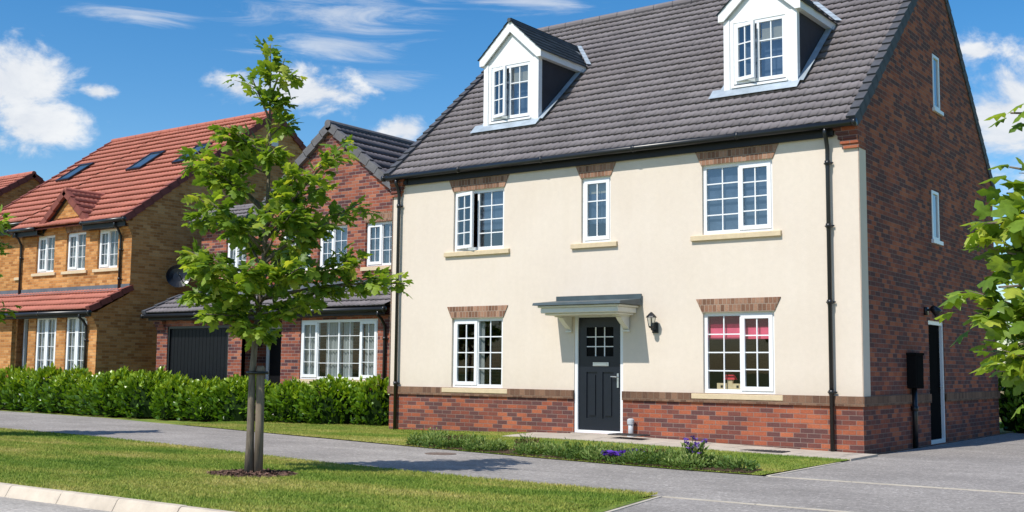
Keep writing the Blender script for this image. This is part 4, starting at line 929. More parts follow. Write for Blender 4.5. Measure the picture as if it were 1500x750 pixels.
grid('front_lawn', -14.6, 0.19, farY, lambda x: (0.02 if x > -9.74 else hedge_y(x) + 0.9), lambda x, y: 0.012 + lift(x, y), 'lawn', 90, 14)
grid('verge_lawn', -40, 0.34, lambda x: KY, nearY, lambda x, y: 0.012 + 0.02 * math.sin(math.pi * (y - KY) / 4.5), 'lawn', 90, 8)
sheet('verge_lawn', [(0.339, -7.06), (0.345, -7.06), (0.98, KY), (0.339, KY)], 0.012, 'lawn')
# slab path along the house
mb = MB(); pv = random.Random(3)
def slabrow(x0, x1, y0f, y1f, step=0.6):
    x = x0
    while x < x1 - .05:
        xb = min(x + step, x1); a, b = y0f((x + xb) / 2), y1f((x + xb) / 2)
        pts = [(x + .004, a), (xb - .004, a), (xb - .004, b), (x + .004, b)]
        mb.hexa([(px, py, lift(px, py) - .05) for px, py in pts] + [(px, py, lift(px, py) + 0.026 + pv.uniform(-.002, .002)) for px, py in pts]); x = xb
slabrow(-6.1, -0.02, lambda x: -1.05 - 0.10 * (x + 6) / 6, lambda x: -0.62); slabrow(-6.1, -0.02, lambda x: -0.615, lambda x: -0.04); slabrow(-0.02, 0.22, lambda x: -1.18, lambda x: -0.03, .3)
struct(mb.build('paving', M['slab'], None))
sheet('soil_bed', [(-6.5, -3.20), (-5.93, -3.33), (-3.24, -3.82), (-1.04, -4.12), (0.02, -4.18), (-0.05, -3.62), (-1.2, -3.4), (-3.5, -2.95), (-6.2, -2.62)], 0.024, 'soil')
def disc(n, c, rx, ry, h, mat, z=0.0):
    mb = MB(); k = 24
    ring = [(c[0] + rx * math.cos(t * 2 * math.pi / k), c[1] + ry * math.sin(t * 2 * math.pi / k)) for t in range(k)]
    mb.prism([(x, y, z) for x, y in ring], (0, 0, h)); return mb.build(n, M[mat], None, bevel=0.004)
tag(disc('manhole_cover', (-4.91, -4.16), 0.25, 0.22, 0.006, 'iron', 0.0), 'rusty round access cover set in the grey path', 'manhole cover')
mb = MB(); mb.box((-1.62, -0.98, 0.03), (-0.92, -0.62, 0.052)); [mb.box((-1.60 + i * .07, -0.97, 0.052), (-1.56 + i * .07, -0.63, 0.058)) for i in range(10)]
tag(mb.build('drain_grating', M['mat']), 'dark rectangular grating lying on the slab path near the corner', 'grating')
mb = MB(); zz = lift(-3.3, -.5) + .03; mb.box((-4.18, -0.62, zz + .062), (-3.55, -0.28, zz + .08)); [mb.box((-4.16 + i * .06, -0.61, zz + .08), (-4.13 + i * .06, -0.29, zz + .085)) for i in range(10)]
tag(mb.build('door_mat', M['mat']), 'dark flat mat on the slab path right of the front door', 'mat')
PO = thing('standpipe', 'short pale grey pipe post standing against the brick by the door', 'pipe', (-4.03, -0.12, 0.1))
mb = MB(); mb.tube([(-4.03, -0.10, 0.08), (-4.03, -0.10, 0.36)], 0.045, 12); mb.build('pipe', M['greypost'], PO, smooth=True)
mb = MB(); mb.lathe((-4.03, -0.10, 0.33), [(.058, 0), (.062, .05), (.062, .085), (.03, .10)], 12); mb.build('cap', M['greypost'], PO); mb = MB(); mb.lathe((-4.03, -0.10, 0.10), [(.07, 0), (.065, .05), (.05, .06)], 12); mb.build('collar', M['greypost'], PO)

# ================================================================== VEGETATION
MAPLE = [(0, 0), (-.07, .15), (.03, .42), (.17, .28), (.43, .53), (.49, .36), (.52, .19), (.72, .25), (1.0, 0), (.72, -.25), (.52, -.19), (.49, -.36), (.43, -.53), (.17, -.28), (.03, -.42), (-.07, -.15)]
mv = [(0.34, 0.0, 0.03)] + [(x, y, -0.20 * abs(y) - 0.22 * max(0, x - .3) ** 2 - (0.06 if abs(y) > .4 else 0)) for x, y in MAPLE]
mf = [(0, i, i + 1 if i < len(MAPLE) else 1) for i in range(1, len(MAPLE) + 1)]
OVAL = [(0, 0, 0), (.3, .17, -.03), (.65, .15, -.05), (1, 0, -.10), (.65, -.15, -.05), (.3, -.17, -.03), (.3, 0, .03), (.65, 0, .0)]
of = [(0, 6, 1), (6, 7, 2), (6, 2, 1), (7, 3, 2), (0, 5, 6), (6, 5, 4), (6, 4, 7), (7, 4, 3)]

CR = np.array([0.8074, 0.5900, 0.0]); CF = np.array([-0.59, 0.8074, 0.0])
def sapling(name, label, base, branches, seed, height, lean=(0.0, 0.0), leaf=(.11, .17), dens=1.0, r0=0.05, wob=0.05, stakes=False):
    """branches: (height on trunk, tip offset across, tip offset in depth, tip height, leaf count)"""
    rng = np.random.default_rng(seed)
    t = thing(name, label, 'tree', base)
    mb = MB(); nseg = 14
    def trunk_pt(z):
        f = z / height
        if stakes: g = max(0.0, z - 1.3) / height; return np.array([lean[0] * g + wob * math.sin(g * 5), lean[1] * g + wob * .8 * math.sin(g * 4), z])
        return np.array([lean[0] * f + wob * math.sin(f * 5 + seed), lean[1] * f + wob * .8 * math.sin(f * 4.1 + 2 * seed), z]) if z > 1.2 else np.array([lean[0] * f + wob * math.sin(f * 5 + seed) * z / 1.2, lean[1] * f + wob * .8 * math.sin(f * 4.1 + 2 * seed) * z / 1.2, z])
    zs = np.linspace(0, height, nseg)
    B = np.array(base)
    mb.tube([B + trunk_pt(z) for z in zs], [r0 * (1.25 if i == 0 else 1.0) * (1 - 0.93 * (z / height) ** 0.9) + .004 for i, z in enumerate(zs)], 12)
    LP, LD, LN, LS = [], [], [], []
    def leaves_along(pts, n, spread, l0, l1, start=.3):
        pts = np.array(pts)
        for _ in range(int(n * dens)):
            f = start + (1 - start) * rng.random() ** .75; k = min(len(pts) - 2, int(f * (len(pts) - 1))); g = f * (len(pts) - 1) - k
            p = pts[k] * (1 - g) + pts[k + 1] * g; ax = pts[k + 1] - pts[k]; ax = ax / (np.linalg.norm(ax) + 1e-9)
            o = rng.normal(size=3); o[2] *= .55; o /= np.linalg.norm(o)
            p = p + o * spread * (.35 + .65 * rng.random())
            out = o * .8 + ax * .55 + np.array([0, 0, -0.25]) + rng.normal(size=3) * .25
            nn = np.array([0, 0, 1.0]) + rng.normal(size=3) * .38 + o * .35
            LP.append(p); LD.append(out); LN.append(nn); LS.append(rng.uniform(l0, l1))
    for (hz, ox, oy, tz, n) in branches:
        a = trunk_pt(hz); tip = CR * ox + CF * oy; tip = np.array([a[0] * .3 + tip[0], a[1] * .3 + tip[1], tz])
        mid = a * .5 + tip * .5 + np.array([0, 0, .10 * np.linalg.norm(tip - a)]) + rng.normal(size=3) * .04
        pts = [a * (1 - f) ** 2 + 2 * mid * f * (1 - f) + tip * f * f for f in np.linspace(0, 1, 7)]
        rb = .008 + .010 * np.linalg.norm(tip - a)
        mb.tube([B + p for p in pts], [rb * (1 - .8 * f) + .002 for f in np.linspace(0, 1, 7)], 6)
        ln = np.linalg.norm(tip - a); nt = max(1, int(ln / .28)); leaves_along(pts, n * .4, .13, *leaf)
        for q in range(nt):
            f = .35 + .6 * (q + rng.random() * .6) / nt; k = min(5, int(f * 6)); s = pts[k]
            d = (pts[min(6, k + 1)] - pts[k]); d = d / (np.linalg.norm(d) + 1e-9) + rng.normal(size=3) * .75; d[2] = abs(d[2]) * .4 + .1; d /= np.linalg.norm(d)
            tl = rng.uniform(.22, .42) * min(1.2, .5 + .6 * ln); tp = [s + d * tl * g + np.array([0, 0, -.03 * g * g]) for g in (0, .5, 1)]
            mb.tube([B + p for p in tp], [.005, .004, .002], 5); leaves_along(tp, n * .6 / nt, .12, *leaf, start=.2)
    top = [trunk_pt(z) for z in np.linspace(height * .80, height, 6)]
    leaves_along(top, 42, .12, *leaf, start=0.0)
    tk = mb.build('trunk', M['trunk'], t, smooth=True)
    leaf_mesh('crown', np.array(LP), np.array(LD), np.array(LN), np.array(LS), mv, mf, M['maple'], t, rng)
    return t

br = [ # hz, across, depth, tipz, leaves
 (4.45, .26, -.10, 4.93, 26), (4.3, .24, .1, 4.50, 22), (4.2, -.16, -.1, 4.75, 14), (4.0, .26, .05, 4.20, 18),
 (3.75, -.42, -.15, 4.10, 42), (3.7, -.22, .25, 4.02, 30), (3.6, .20, -.25, 3.80, 34), (3.55, -.30, -.35, 3.62, 40),
 (3.1, -.98, .05, 3.85, 70), (3.05, -.72, -.35, 3.60, 60), (3.0, .28, .45, 3.55, 45), (2.9, .50, -.40, 3.50, 60),
 (2.8, .98, .05, 3.95, 52), (2.75, .72, .35, 3.50, 46), (2.7, -.92, .20, 3.12, 70), (2.6, -.55, -.55, 3.15, 75),
 (2.55, .55, -.60, 3.05, 75), (2.5, 1.18, .25, 3.25, 56), (2.45, .85, -.15, 2.95, 62), (2.4, -.35, .65, 2.95, 55),
 (2.3, -.92, -.15, 2.55, 75), (2.25, .35, .7, 2.75, 50), (2.15, 1.18, -.10, 2.45, 64), (2.05, 1.74, .10, 2.26, 80),
 (2.0, .65, -.65, 2.40, 80), (2.0, -.60, -.60, 2.40, 80), (1.95, -.98, .10, 2.08, 78), (1.9, .10, -.75, 2.25, 75),
 (1.9, .85, .35, 2.20, 55), (1.85, -.50, .55, 2.05, 48), (1.8, -.45, -.45, 1.85, 62), (1.75, .50, -.35, 1.90, 62), (1.7, .05, -.45, 1.70, 45), (1.65, -.05, .35, 1.62, 25)]
br = [(h_, a_ * (.86 if a_ < -.5 else 1.0), b_, c_, n_) for h_, a_, b_, c_, n_ in br]
TB = (-4.36, -8.30, 0.0)
sapling('maple_tree', 'young maple tree tied to a stake in the grass verge before the houses', TB, br, 7, 5.12, lean=(0.12, 0.08), dens=1.55, r0=.046, stakes=True, leaf=(.085, .17))
# stake and tie
ST = thing('tree_stake', 'weathered round timber stake tied beside the young maple trunk', 'stake', (-4.22, -8.30, 0))
sx, sy = -4.278, -8.238
mb = MB(); mb.tube([(sx + .005, sy, -0.05), (sx, sy, .6), (sx - .01, sy, 1.24), (sx - .012, sy, 1.27)], [.052, .05, .049, .040], 14); mb.build('post', M['stake'], ST, smooth=True)
mb = MB(); ring = [(-4.312 + .118 * math.cos(a) * .8074 - .062 * math.sin(a) * .59, -8.262 + .118 * math.cos(a) * .59 + .062 * math.sin(a) * .8074) for a in np.linspace(0, 2 * math.pi, 25)]
mb.tube([(x, y, 1.19) for x, y in ring], .018, 6); mb.build('tie', M['black'], ST, smooth=True)
# bark mulch around the tree
rng = np.random.default_rng(3)
nb = 1500; rr = np.sqrt(rng.random(nb)) * .56; aa = rng.random(nb) * 2 * np.pi
P = np.stack([-4.28 + rr * 1.05 * np.cos(aa), -8.32 + rr * .85 * np.sin(aa), .022 + rng.random(nb) * .035 * (1 - rr / .75)], 1)
Dm = rng.normal(size=(nb, 3)); Dm[:, 2] *= .3; Nm = np.array([0, 0, 1.0]) + rng.normal(size=(nb, 3)) * .5
chip = [(-.5, -.2, 0), (.5, -.25, .03), (.55, .2, 0), (-.45, .25, .04)]
o = leaf_mesh('bark_mulch', P, Dm, Nm, rng.uniform(.025, .06, nb), chip, [(0, 1, 2, 3)], M['bark'], None, rng)
tag(o, 'ring of brown bark chips round the foot of the staked maple', 'mulch', kind='stuff')
mb = MB(); mb.prism([(-4.28 + .56 * 1.02 * math.cos(t), -8.32 + .46 * math.sin(t), 0.0) for t in np.linspace(0, 2 * math.pi, 28)[:-1]], (0, 0, .034)); struct(mb.build('mulch_soil', M['soil']))
# second and third street trees, mostly out of frame
br2 = [(b[0], b[1] * .95, b[2], b[3] * .98, b[4]) for b in br if b[1] < 1.1]
sapling('maple_tree', 'maple tree whose leaf tips show at the left edge of the photo', (-13.55, -7.25, 0), br2, 12, 5.0, lean=(.1, 0.0), dens=1.4)
br3 = [(2.55, -.50, .05, 2.78, 18), (2.35, -.45, -.2, 2.60, 12), (2.0, -.78, .02, 2.24, 34), (1.95, -.55, .25, 2.05, 34), (1.6, -.78, .05, 1.92, 40), (1.55, -.90, -.10, 1.72, 46),
       (1.45, -.85, .12, 1.55, 44), (1.4, -.62, -.18, 1.60, 40), (1.3, -.60, .05, 1.35, 46), (1.25, -.45, -.2, 1.22, 44), (1.2, -.52, .25, 1.18, 40), (1.5, .6, 0, 1.8, 50), (1.8, .6, .4, 2.3, 50), (2.2, .4, -.4, 2.9, 50), (1.3, .3, -.6, 1.5, 40), (1.2, -.42, 0.1, 1.05, 34), (1.35, -.78, -.05, 1.42, 46), (1.3, -.72, .2, 1.30, 44), (1.25, -.68, -.1, 1.14, 40), (1.7, -.66, -.15, 1.80, 40), (1.9, -.80, .15, 2.06, 40), (2.1, -.72, -.1, 2.30, 30), (1.5, -.86, .15, 1.62, 44), (1.3, -.88, .0, 1.28, 36), (1.9, -.92, .05, 2.08, 40), (1.85, -.86, .15, 1.96, 34), (2.45, -.74, 0, 2.68, 18), (2.2, -.72, .1, 2.40, 12)]
RT = np.array([6.0143, -17.3626, 0]) + CF * 6.1 + CR * 3.45
sapling('maple_tree', 'nearest maple tree with large leaves entering at the right edge', (float(RT[0]), float(RT[1]), 0), br3, 31, 3.1, leaf=(.085, .145), r0=.04, dens=1.6)

# laurel hedge: single shrubs
def laurel_proto(seed, w, h, name='laurel_shrub', n=1500, lsz=(.11, .18), mat='laurel'):
    rng = np.random.default_rng(seed); o = thing(name, None, None, (0, 0, 0))
    # core
    th = rng.random(n) * 2 * np.pi; cz = rng.random(n)
    lump = 1 + .20 * np.sin(3 * th + seed) + .17 * np.sin(5 * th + 2 * seed + 4 * cz) + rng.normal(size=n) * .05
    z = cz ** .8 * h; prof = np.sqrt(np.clip(1 - (np.clip(z / h - .35, 0, 1) / .68) ** 2, .03, 1)) * (0.84 + .16 * np.clip(z / h * 4, 0, 1))
    shell = .72 + .30 * rng.random(n) ** .6
    r = w * prof * lump * shell
    P = np.stack([r * np.cos(th), r * np.sin(th) * .85, z * (.96 + .1 * rng.random(n))], 1)
    out = np.stack([np.cos(th), np.sin(th), np.zeros(n)], 1); upness = (.35 + .9 * z / h)[:, None]
    Dm = out * .8 + np.array([0, 0, 1.0]) * upness + rng.normal(size=(n, 3)) * .35; Nm = out * .7 + np.array([0, 0, .8]) + rng.normal(size=(n, 3)) * .45
    # upright shoots at the top
    ns = 26; Ps, Ds, Ns = [], [], []
    for i in range(ns):
        a, q = rng.random() * 6.28, np.sqrt(rng.random()) * w * .85; b = np.array([q * math.cos(a), q * math.sin(a) * .85, h * (.92 - .35 * (q / w) ** 2)]); ax = np.array([math.cos(a) * .35 * q / w, math.sin(a) * .35 * q / w, 1.0])
        hl = rng.uniform(.10, .32)
        for j in range(9):
            f = j / 9; t = j * 2.4 + rng.random(); d = np.array([math.cos(t), math.sin(t), .0]); Ps.append(b + ax * hl * f); Ds.append(d * (.9 - .5 * f) + ax * (.5 + .8 * f)); Ns.append(-d * .6 + ax * .9 + rng.normal(size=3) * .2)
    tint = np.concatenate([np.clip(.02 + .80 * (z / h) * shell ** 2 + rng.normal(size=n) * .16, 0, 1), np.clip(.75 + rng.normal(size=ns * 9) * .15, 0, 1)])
    P = np.concatenate([P, Ps]); Dm = np.concatenate([Dm, Ds]); Nm = np.concatenate([Nm, Ns])
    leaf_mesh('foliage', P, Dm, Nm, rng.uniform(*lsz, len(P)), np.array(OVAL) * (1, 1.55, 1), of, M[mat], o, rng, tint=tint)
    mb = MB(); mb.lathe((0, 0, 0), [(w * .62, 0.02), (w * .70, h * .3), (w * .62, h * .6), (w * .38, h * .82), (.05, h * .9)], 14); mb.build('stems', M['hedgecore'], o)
    return o
protos = [laurel_proto(1, .80, 1.02), laurel_proto(2, .86, 1.08), laurel_proto(3, .76, .98)]
used = [False] * 3
LAB = ['laurel shrub cut by the left edge of the photo', 'laurel shrub before the porch of the orange brick house', 'laurel shrub under the left tall white window of the orange house', 'laurel shrub between the two tall white windows of the orange house',
       'laurel shrub under the right tall white window by the orange house corner', 'laurel shrub before the front end of the blank orange side wall', 'laurel shrub before the middle of the blank orange side wall', 'laurel shrub covering the foot of the left garage pier', 'laurel shrub before the left half of the black garage door', 'laurel shrub before the right half of the black garage door',
       'laurel shrub directly behind the staked tree trunk', 'laurel shrub just left of the wide white window, right of the trunk', 'laurel shrub below the middle of the wide white window', 'rightmost laurel shrub of the row, against the cream house']
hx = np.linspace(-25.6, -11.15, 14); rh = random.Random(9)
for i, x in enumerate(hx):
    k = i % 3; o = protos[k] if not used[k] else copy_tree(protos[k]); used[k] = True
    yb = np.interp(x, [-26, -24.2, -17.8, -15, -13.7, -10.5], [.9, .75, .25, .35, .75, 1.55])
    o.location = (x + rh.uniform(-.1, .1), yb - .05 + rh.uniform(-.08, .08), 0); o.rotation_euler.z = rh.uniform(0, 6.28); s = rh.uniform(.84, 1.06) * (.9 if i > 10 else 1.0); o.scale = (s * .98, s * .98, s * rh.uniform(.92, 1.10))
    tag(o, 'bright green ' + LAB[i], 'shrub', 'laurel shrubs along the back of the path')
o = copy_tree(protos[1]); o.location = (0.42, 9.5, 0); o.rotation_euler.z = 1.7; o.scale = (1.1, 1.1, 1.2); tag(o, 'laurel shrub beyond the drive, behind the rear corner of the cream house', 'shrub', None)

# far trees beyond the drive
def far_tree(loc, h, seed, label):
    rng = np.random.default_rng(seed); t = thing('broadleaf_tree', label, 'tree', loc)
    mb = MB(); L0 = Vector(loc); mb.tube([L0, L0 + Vector((.1, 0, h * .3)), L0 + Vector((0, .1, h * .75))], [.16, .12, .04], 8)
    cl = []
    for k in range(14):
        a, q = rng.random() * 6.28, rng.random() ** .5 * h * .3; c = np.array([q * math.cos(a), q * math.sin(a), h * rng.uniform(.32, .92)]); cl.append(c); mb.tube([L0 + Vector((0, 0, h * .3)), L0 + Vector(c)], [.05, .015], 5)
    mb.build('trunk', M['trunk'], t)
    n = 2600; ci = rng.integers(0, 14, n); P = np.array(cl)[ci] + rng.normal(size=(n, 3)) * h * .085
    leaf_mesh('crown', P, rng.normal(size=(n, 3)), np.array([0, 0, .6]) + rng.normal(size=(n, 3)), rng.uniform(.14, .26, n), OVAL, of, M['farleaf'], t, rng); return t
far_tree((-4.7, 34, 0), 3.6, 5, 'dark bushy tree far behind the cream house, beyond the fence')
FE = thing('panel_fence', 'pale timber fence running across the far end of the drive', 'fence', (3, 14, 0))
mb = MB()
for i in range(60): mb.box((-6 + i * .2, 14, .05), (-6 + i * .2 + .185, 14.025, 1.5 + .0))
mb.build('boards', M['fence'], FE); mb = MB(); [mb.box((-6.05 + i * 1.8, 14.03, 0), (-5.95 + i * 1.8, 14.12, 1.6)) for i in range(7)]; mb.build('post', M['fence'], FE)

# planted border
def in_poly(pts, poly):
    x, y = pts[:, 0], pts[:, 1]; r = np.zeros(len(pts), bool); n = len(poly)
    for i in range(n):
        (xa, ya), (xb, yb) = poly[i], poly[(i + 1) % n]
        c = ((ya > y) != (yb > y)) & (x < (xb - xa) * (y - ya) / (yb - ya + 1e-12) + xa); r ^= c
    return r
rng = np.random.default_rng(17)
cl = []
for i in range(62):
    f = rng.random(); x = -6.35 + 6.25 * f; yc = np.interp(x, [-6.4, -3.4, -1.1, 0], [-2.95, -3.40, -3.76, -3.92]); cl.append((x, yc + rng.uniform(-.27, .27), rng.uniform(.11, .27), rng.uniform(.07, .22)))
P, Dm, Nm, tn = [], [], [], []
for (x, y, r, h) in cl:
    n = int(420 * r / .2); th = rng.random(n) * 6.28; ph = np.arccos(1 - rng.random(n)); q = .6 + .45 * rng.random(n)
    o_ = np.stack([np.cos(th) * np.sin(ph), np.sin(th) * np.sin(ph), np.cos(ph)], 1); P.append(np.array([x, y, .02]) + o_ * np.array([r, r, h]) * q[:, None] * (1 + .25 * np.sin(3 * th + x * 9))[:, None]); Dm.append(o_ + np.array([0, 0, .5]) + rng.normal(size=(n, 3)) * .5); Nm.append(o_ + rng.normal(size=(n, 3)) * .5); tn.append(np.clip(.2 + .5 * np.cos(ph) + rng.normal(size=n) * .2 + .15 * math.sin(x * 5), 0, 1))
P, Dm, Nm, tn = map(np.concatenate, (P, Dm, Nm, tn))
tag(leaf_mesh('ground_cover', P, Dm, Nm, rng.uniform(.03, .065, len(P)), OVAL, of, M['cover'], None, rng, tint=tn), 'low leafy green border planting along the path edge before the lawn', 'border plants', kind='stuff')
def tuft(name, label, cat, loc, w, h, nl, leafm, ls, nf=0, flm=None, fs=(.03, .05), fz=(.8, 1.1), seed=0, group=None):
    rng = np.random.default_rng(seed); t = thing(name, label, cat, loc, group)
    th = rng.random(nl) * 6.28; r = np.sqrt(rng.random(nl)) * w; P = np.stack([r * np.cos(th), r * np.sin(th), rng.random(nl) * h * .8], 1)
    Dm = np.stack([np.cos(th), np.sin(th), np.full(nl, 1.2)], 1) + rng.normal(size=(nl, 3)) * .4
    leaf_mesh('foliage', P, Dm, rng.normal(size=(nl, 3)) + [0, 0, 1], rng.uniform(*ls, nl), OVAL, of, M[leafm], t, rng)
    if nf:
        a = rng.random(nf) * 6.28; q = np.sqrt(rng.random(nf)) * w * .95; C = np.stack([q * np.cos(a), q * np.sin(a), h * rng.uniform(*fz, nf)], 1)
        P = np.repeat(C, 6, 0); D2 = np.tile(np.stack([np.cos(np.arange(6) * 1.047), np.sin(np.arange(6) * 1.047), np.full(6, .25)], 1), (nf, 1)) + rng.normal(size=(nf * 6, 3)) * .2
        tilt = np.repeat(rng.normal(size=(nf, 3)) * .8 + [0, -.6, .7], 6, 0)
        for q in range(nf):
            j = slice(q * 6, q * 6 + 6); leaf_mesh('flower', P[j], D2[j], tilt[j], rng.uniform(*fs, 6), np.array(OVAL) * (1, 2.0, 1), of, M[flm], t, rng)
        mb = MB(); 
        for c in C: mb = MB(); mb.tube([Vector(loc) + Vector((c[0] * .5, c[1] * .5, 0)), Vector(loc) + Vector(c)], .004, 5); mb.build('stem', M['cover'], t)
    return t
tuft('pansy_plant', 'low clump of deep purple flowers at the path edge, larger of the two', 'flowers', (-2.12, -3.86, .02), .15, .12, 60, 'cover', (.04, .07), 46, 'purple', (.035, .055), (.7, 1.2), 41, 'purple flowers in the border')
tuft('pansy_plant', 'small clump of purple flowers beside the bronze leaved plant', 'flowers', (-1.98, -3.52, .02), .11, .13, 50, 'cover', (.04, .07), 24, 'purple', (.035, .055), (.8, 1.2), 42, 'purple flowers in the border')
tuft('iris_plant', 'tallest violet flowering plant near the right end of the border', 'flowers', (-.93, -3.78, .02), .15, .34, 150, 'cover', (.05, .12), 22, 'violet', (.028, .05), (.45, 1.15), 43, 'purple flowers in the border')
tuft('bronze_plant', 'bronze brown leaved plant near the left end of the border', 'plant', (-5.55, -2.98, .02), .22, .20, 420, 'bronze', (.03, .06), seed=44, group='bronze plants in the border')
tuft('bronze_plant', 'bronze brown leaved plant in the middle of the border behind purple flowers', 'plant', (-1.75, -3.42, .02), .17, .19, 300, 'bronze', (.03, .06), seed=45, group='bronze plants in the border')
tuft('bronze_plant', 'dull bronze leaved plant left of the middle of the border, taller than its neighbours', 'plant', (-4.05, -3.18, .02), .18, .22, 320, 'bronze', (.03, .06), seed=46, group='bronze plants in the border')

# grass blades
rng = np.random.default_rng(23)
def blades(n, x0, x1, ylo, yhi, zf, hmin, hmax):
    x = rng.uniform(x0, x1, n); a = np.interp(x, *ylo); b = np.interp(x, *yhi); y = a + (b - a) * rng.random(n)
    return np.stack([x, y, zf(x, y)], 1), rng.uniform(hmin, hmax, n)
fx, fy = np.array(FAR).T; nx_, ny_ = np.array(NEAR).T
P1, h1 = blades(210000, -20, 1.0, ([-60, 9], [KY, KY]), (nx_, ny_ + .02), lambda x, y: 0.012 + 0.02 * np.sin(np.pi * (y - KY) / 4.5), .012, .034)
lx_ = lambda x, y: 0.10 * np.exp(-((x + 4.8) / 3.2) ** 2) * np.clip((y + 3.2) / 3.0, 0, 1)
P2, h2 = blades(80000, -14.4, 0.20, (fx, fy - .02), ([-14.6, -13.7, -9.75, -9.74, -6.12, -6.11, .2], [.4, .6, 1.2, .0, 0, -1.04, -1.15]), lambda x, y: .010 + lx_(x, y), .012, .030)
bed = [(-6.5, -3.20), (-5.93, -3.33), (-3.24, -3.82), (-1.04, -4.12), (0.02, -4.18), (-0.05, -3.62), (-1.2, -3.4), (-3.5, -2.95), (-6.2, -2.62)]
keep = ~in_poly(P2, bed); P2, h2 = P2[keep], h2[keep]
kp = ((P1[:, 0] + 4.28) / .58) ** 2 + ((P1[:, 1] + 8.32) / .47) ** 2 > 1
edge = (P1[:, 0] < 0.33 - (P1[:, 1] + 7.06) * 0.178); P1, h1 = P1[kp & edge], h1[kp & edge]
def grass(P, h, label):
    n = len(P); a = rng.random(n) * 6.28; w = rng.uniform(.004, .008, n); d = np.stack([np.cos(a), np.sin(a), 0 * a], 1) * w[:, None]
    ln = rng.normal(size=(n, 3)) * .55; ln[:, 2] = 1; tipp = P + ln * h[:, None]
    V = np.stack([P - d, P + d, tipp], 1).reshape(-1, 3); F = np.arange(3 * n).reshape(-1, 3); uv = np.repeat(rng.random(n), 3).reshape(n, 3, 1) * np.array([1, 0]) + np.array([0, .5])
    tag(np_mesh('grass', V, F, uv, M['blade']), label, 'grass', kind='stuff')
grass(P1, h1, 'short patchy grass of the roadside verge around the staked maple')
grass(P2, h2, 'short mown grass of the front lawn before the cream house')

# ================================================================== SKY, SUN, CAMERA
SUN_EL = R(52); SUN_AZ = math.atan2(-0.17, -1.0)          # direction towards the sun (x, y)
sdir = Vector((math.sin(SUN_AZ) * math.cos(SUN_EL), math.cos(SUN_AZ) * math.cos(SUN_EL), math.sin(SUN_EL)))
sl_ = bpy.data.lights.new('sun', 'SUN'); sl_.energy = 5.0; sl_.angle = R(0.53); sl_.color = (1.0, 0.955, 0.88)
so = bpy.data.objects.new('sun', sl_); COL.objects.link(so); so.rotation_euler = (-sdir).to_track_quat('-Z', 'Y').to_euler(); so.location = (-5, -20, 30)

w = bpy.data.worlds.new('World'); scene.world = w; w.use_nodes = True; nt = w.node_tree
bg = nt.nodes['Background']; bg.inputs[1].default_value = 0.15
sky = nt.nodes.new('ShaderNodeTexSky'); sky.sky_type = 'NISHITA'; sky.sun_disc = False; sky.sun_elevation = SUN_EL; sky.sun_rotation = SUN_AZ % (2 * math.pi)
sky.air_density = 1.0; sky.dust_density = 0.6; sky.ozone_density = 2.5; sky.altitude = 0
hs = N(nt, 'ShaderNodeHueSaturation', Saturation=1.40, Value=1.0); L(nt, sky.outputs[0], hs.inputs['Color'])
tc = N(nt, 'ShaderNodeTexCoord'); sp = N(nt, 'ShaderNodeSeparateXYZ'); L(nt, tc.outputs['Generated'], sp.inputs[0])
def mth(op, a, b=None, c=None, clamp=False):
    n = nt.nodes.new('ShaderNodeMath'); n.operation = op; n.use_clamp = clamp
    for i, v in enumerate((a, b, c)):
        if v is None: continue
        if hasattr(v, 'links'): L(nt, v, n.inputs[i])
        else: n.inputs[i].default_value = v
    return n.outputs[0]
az = mth('ARCTAN2', sp.outputs[0], sp.outputs[1]); el = mth('ARCSINE', sp.outputs[2])
cb = nt.nodes.new('ShaderNodeCombineXYZ'); L(nt, az, cb.inputs[0]); L(nt, mth('MULTIPLY', el, 1.5), cb.inputs[1])
n1 = N(nt, 'ShaderNodeTexNoise', Scale=16.0, Detail=9.0, Roughness=0.62, Distortion=0.3); L(nt, cb.outputs[0], n1.inputs['Vector'])
mp = N(nt, 'ShaderNodeMapping', Scale=(4.0, 17.0, 1.0), Rotation=(0, 0, R(-14))); L(nt, cb.outputs[0], mp.inputs['Vector'])
n2 = N(nt, 'ShaderNodeTexNoise', Scale=2.2, Detail=9.0, Roughness=0.66, Distortion=1.0); L(nt, mp.outputs[0], n2.inputs['Vector'])
def blob(a0, e0, ra, re):
    x = mth('DIVIDE', mth('SUBTRACT', az, a0), ra); y = mth('DIVIDE', mth('SUBTRACT', el, e0), re)
    return mth('SUBTRACT', 1.0, mth('SQRT', mth('ADD', mth('MULTIPLY', x, x), mth('MULTIPLY', y, y))))
def union(lst):
    r = None
    for b in lst: r = blob(*b) if r is None else mth('MAXIMUM', r, blob(*b))
    return r
CUM = [(-1.051, 0.225, 0.055, 0.037), (-1.04, 0.194, 0.047, 0.03), (-0.987, 0.223, 0.017, 0.009), (-0.815, 0.236, 0.080, 0.021), (-0.872, 0.236, 0.041, 0.016), (-0.729, 0.207, 0.027, 0.018), (-0.215, 0.205, 0.075, 0.072), (-0.238, 0.259, 0.023, 0.009), (-0.174, 0.192, 0.057, 0.058)]
CIR = [(-0.785, 0.303, 0.109, 0.024), (-0.803, 0.273, 0.078, 0.017), (-0.615, 0.319, 0.061, 0.015), (-0.748, 0.247, 0.054, 0.012), (-0.958, 0.287, 0.05, 0.01)]
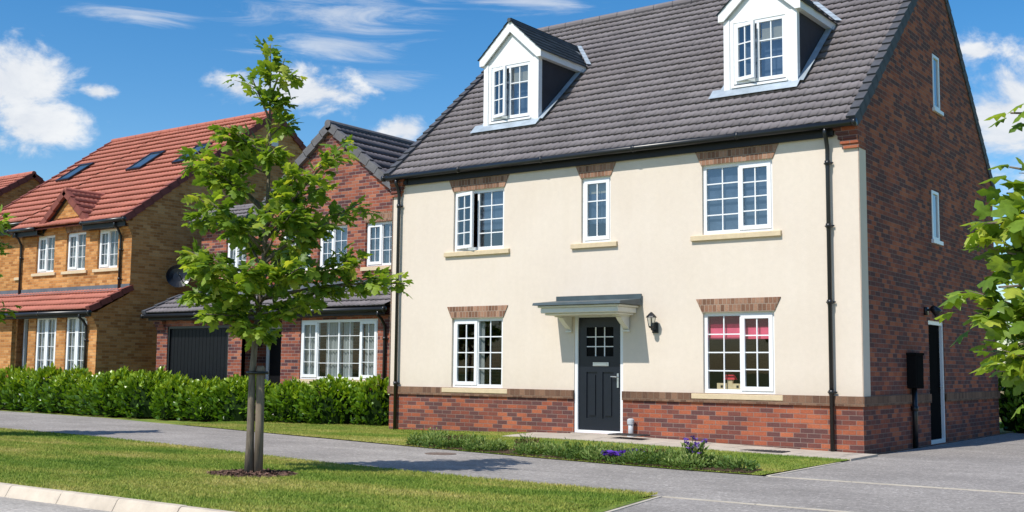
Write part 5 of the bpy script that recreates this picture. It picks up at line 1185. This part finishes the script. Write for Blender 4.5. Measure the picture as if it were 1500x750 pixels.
d1 = mth('ADD', union(CUM), mth('MULTIPLY', mth('SUBTRACT', n1.outputs[0], 0.5), 3.2))
mr = N(nt, 'ShaderNodeMapRange', _interpolation_type='SMOOTHSTEP'); mr.inputs[1].default_value = 0.0; mr.inputs[2].default_value = 0.75; L(nt, d1, mr.inputs[0])
cl1 = mth('MULTIPLY', mr.outputs[0], 0.95)
d2 = mth('ADD', mth('MULTIPLY', union(CIR), 0.8), mth('MULTIPLY', mth('SUBTRACT', n2.outputs[0], 0.5), 2.6))
mr2 = N(nt, 'ShaderNodeMapRange', _interpolation_type='SMOOTHSTEP'); mr2.inputs[1].default_value = 0.0; mr2.inputs[2].default_value = 1.1; L(nt, d2, mr2.inputs[0])
cl2 = mth('MULTIPLY', mr2.outputs[0], 0.62)
cov = mth('MAXIMUM', cl1, cl2, clamp=True)
shade = ramp(nt, n1.outputs[0], [(0.35, (4.7, 5.0, 5.5)), (0.65, (6.2, 6.3, 6.4))])
mc = mixc(nt, cov, hs.outputs[0], shade.outputs[0]); L(nt, mc, bg.inputs[0])

cam = bpy.data.cameras.new('camera'); cam.sensor_fit = 'HORIZONTAL'; cam.sensor_width = 36; cam.lens = 36 * 1671.44 / 1500; cam.clip_end = 2000; cam.clip_start = 0.05
co = bpy.data.objects.new('camera', cam); COL.objects.link(co)
pi_, ya, ro = 0.0983, 0.6311, -0.0097
fw = Vector((-math.sin(ya) * math.cos(pi_), math.cos(ya) * math.cos(pi_), math.sin(pi_))); rt = Vector((math.cos(ya), math.sin(ya), 0)); up = rt.cross(fw)
r_ = rt * math.cos(ro) - up * math.sin(ro); u_ = rt * math.sin(ro) + up * math.cos(ro)
mw = Matrix((r_, u_, -fw)).transposed().to_4x4(); mw.translation = Vector((6.0143, -17.3626, 1.268)); co.matrix_world = mw
scene.camera = co
scene.render.resolution_x, scene.render.resolution_y = 1024, 512
scene.view_settings.view_transform = 'Standard'; scene.view_settings.look = 'None'; scene.view_settings.exposure = 0; scene.view_settings.gamma = 1
scene.cycles.use_denoising = True
scene.cycles.transparent_max_bounces = 16
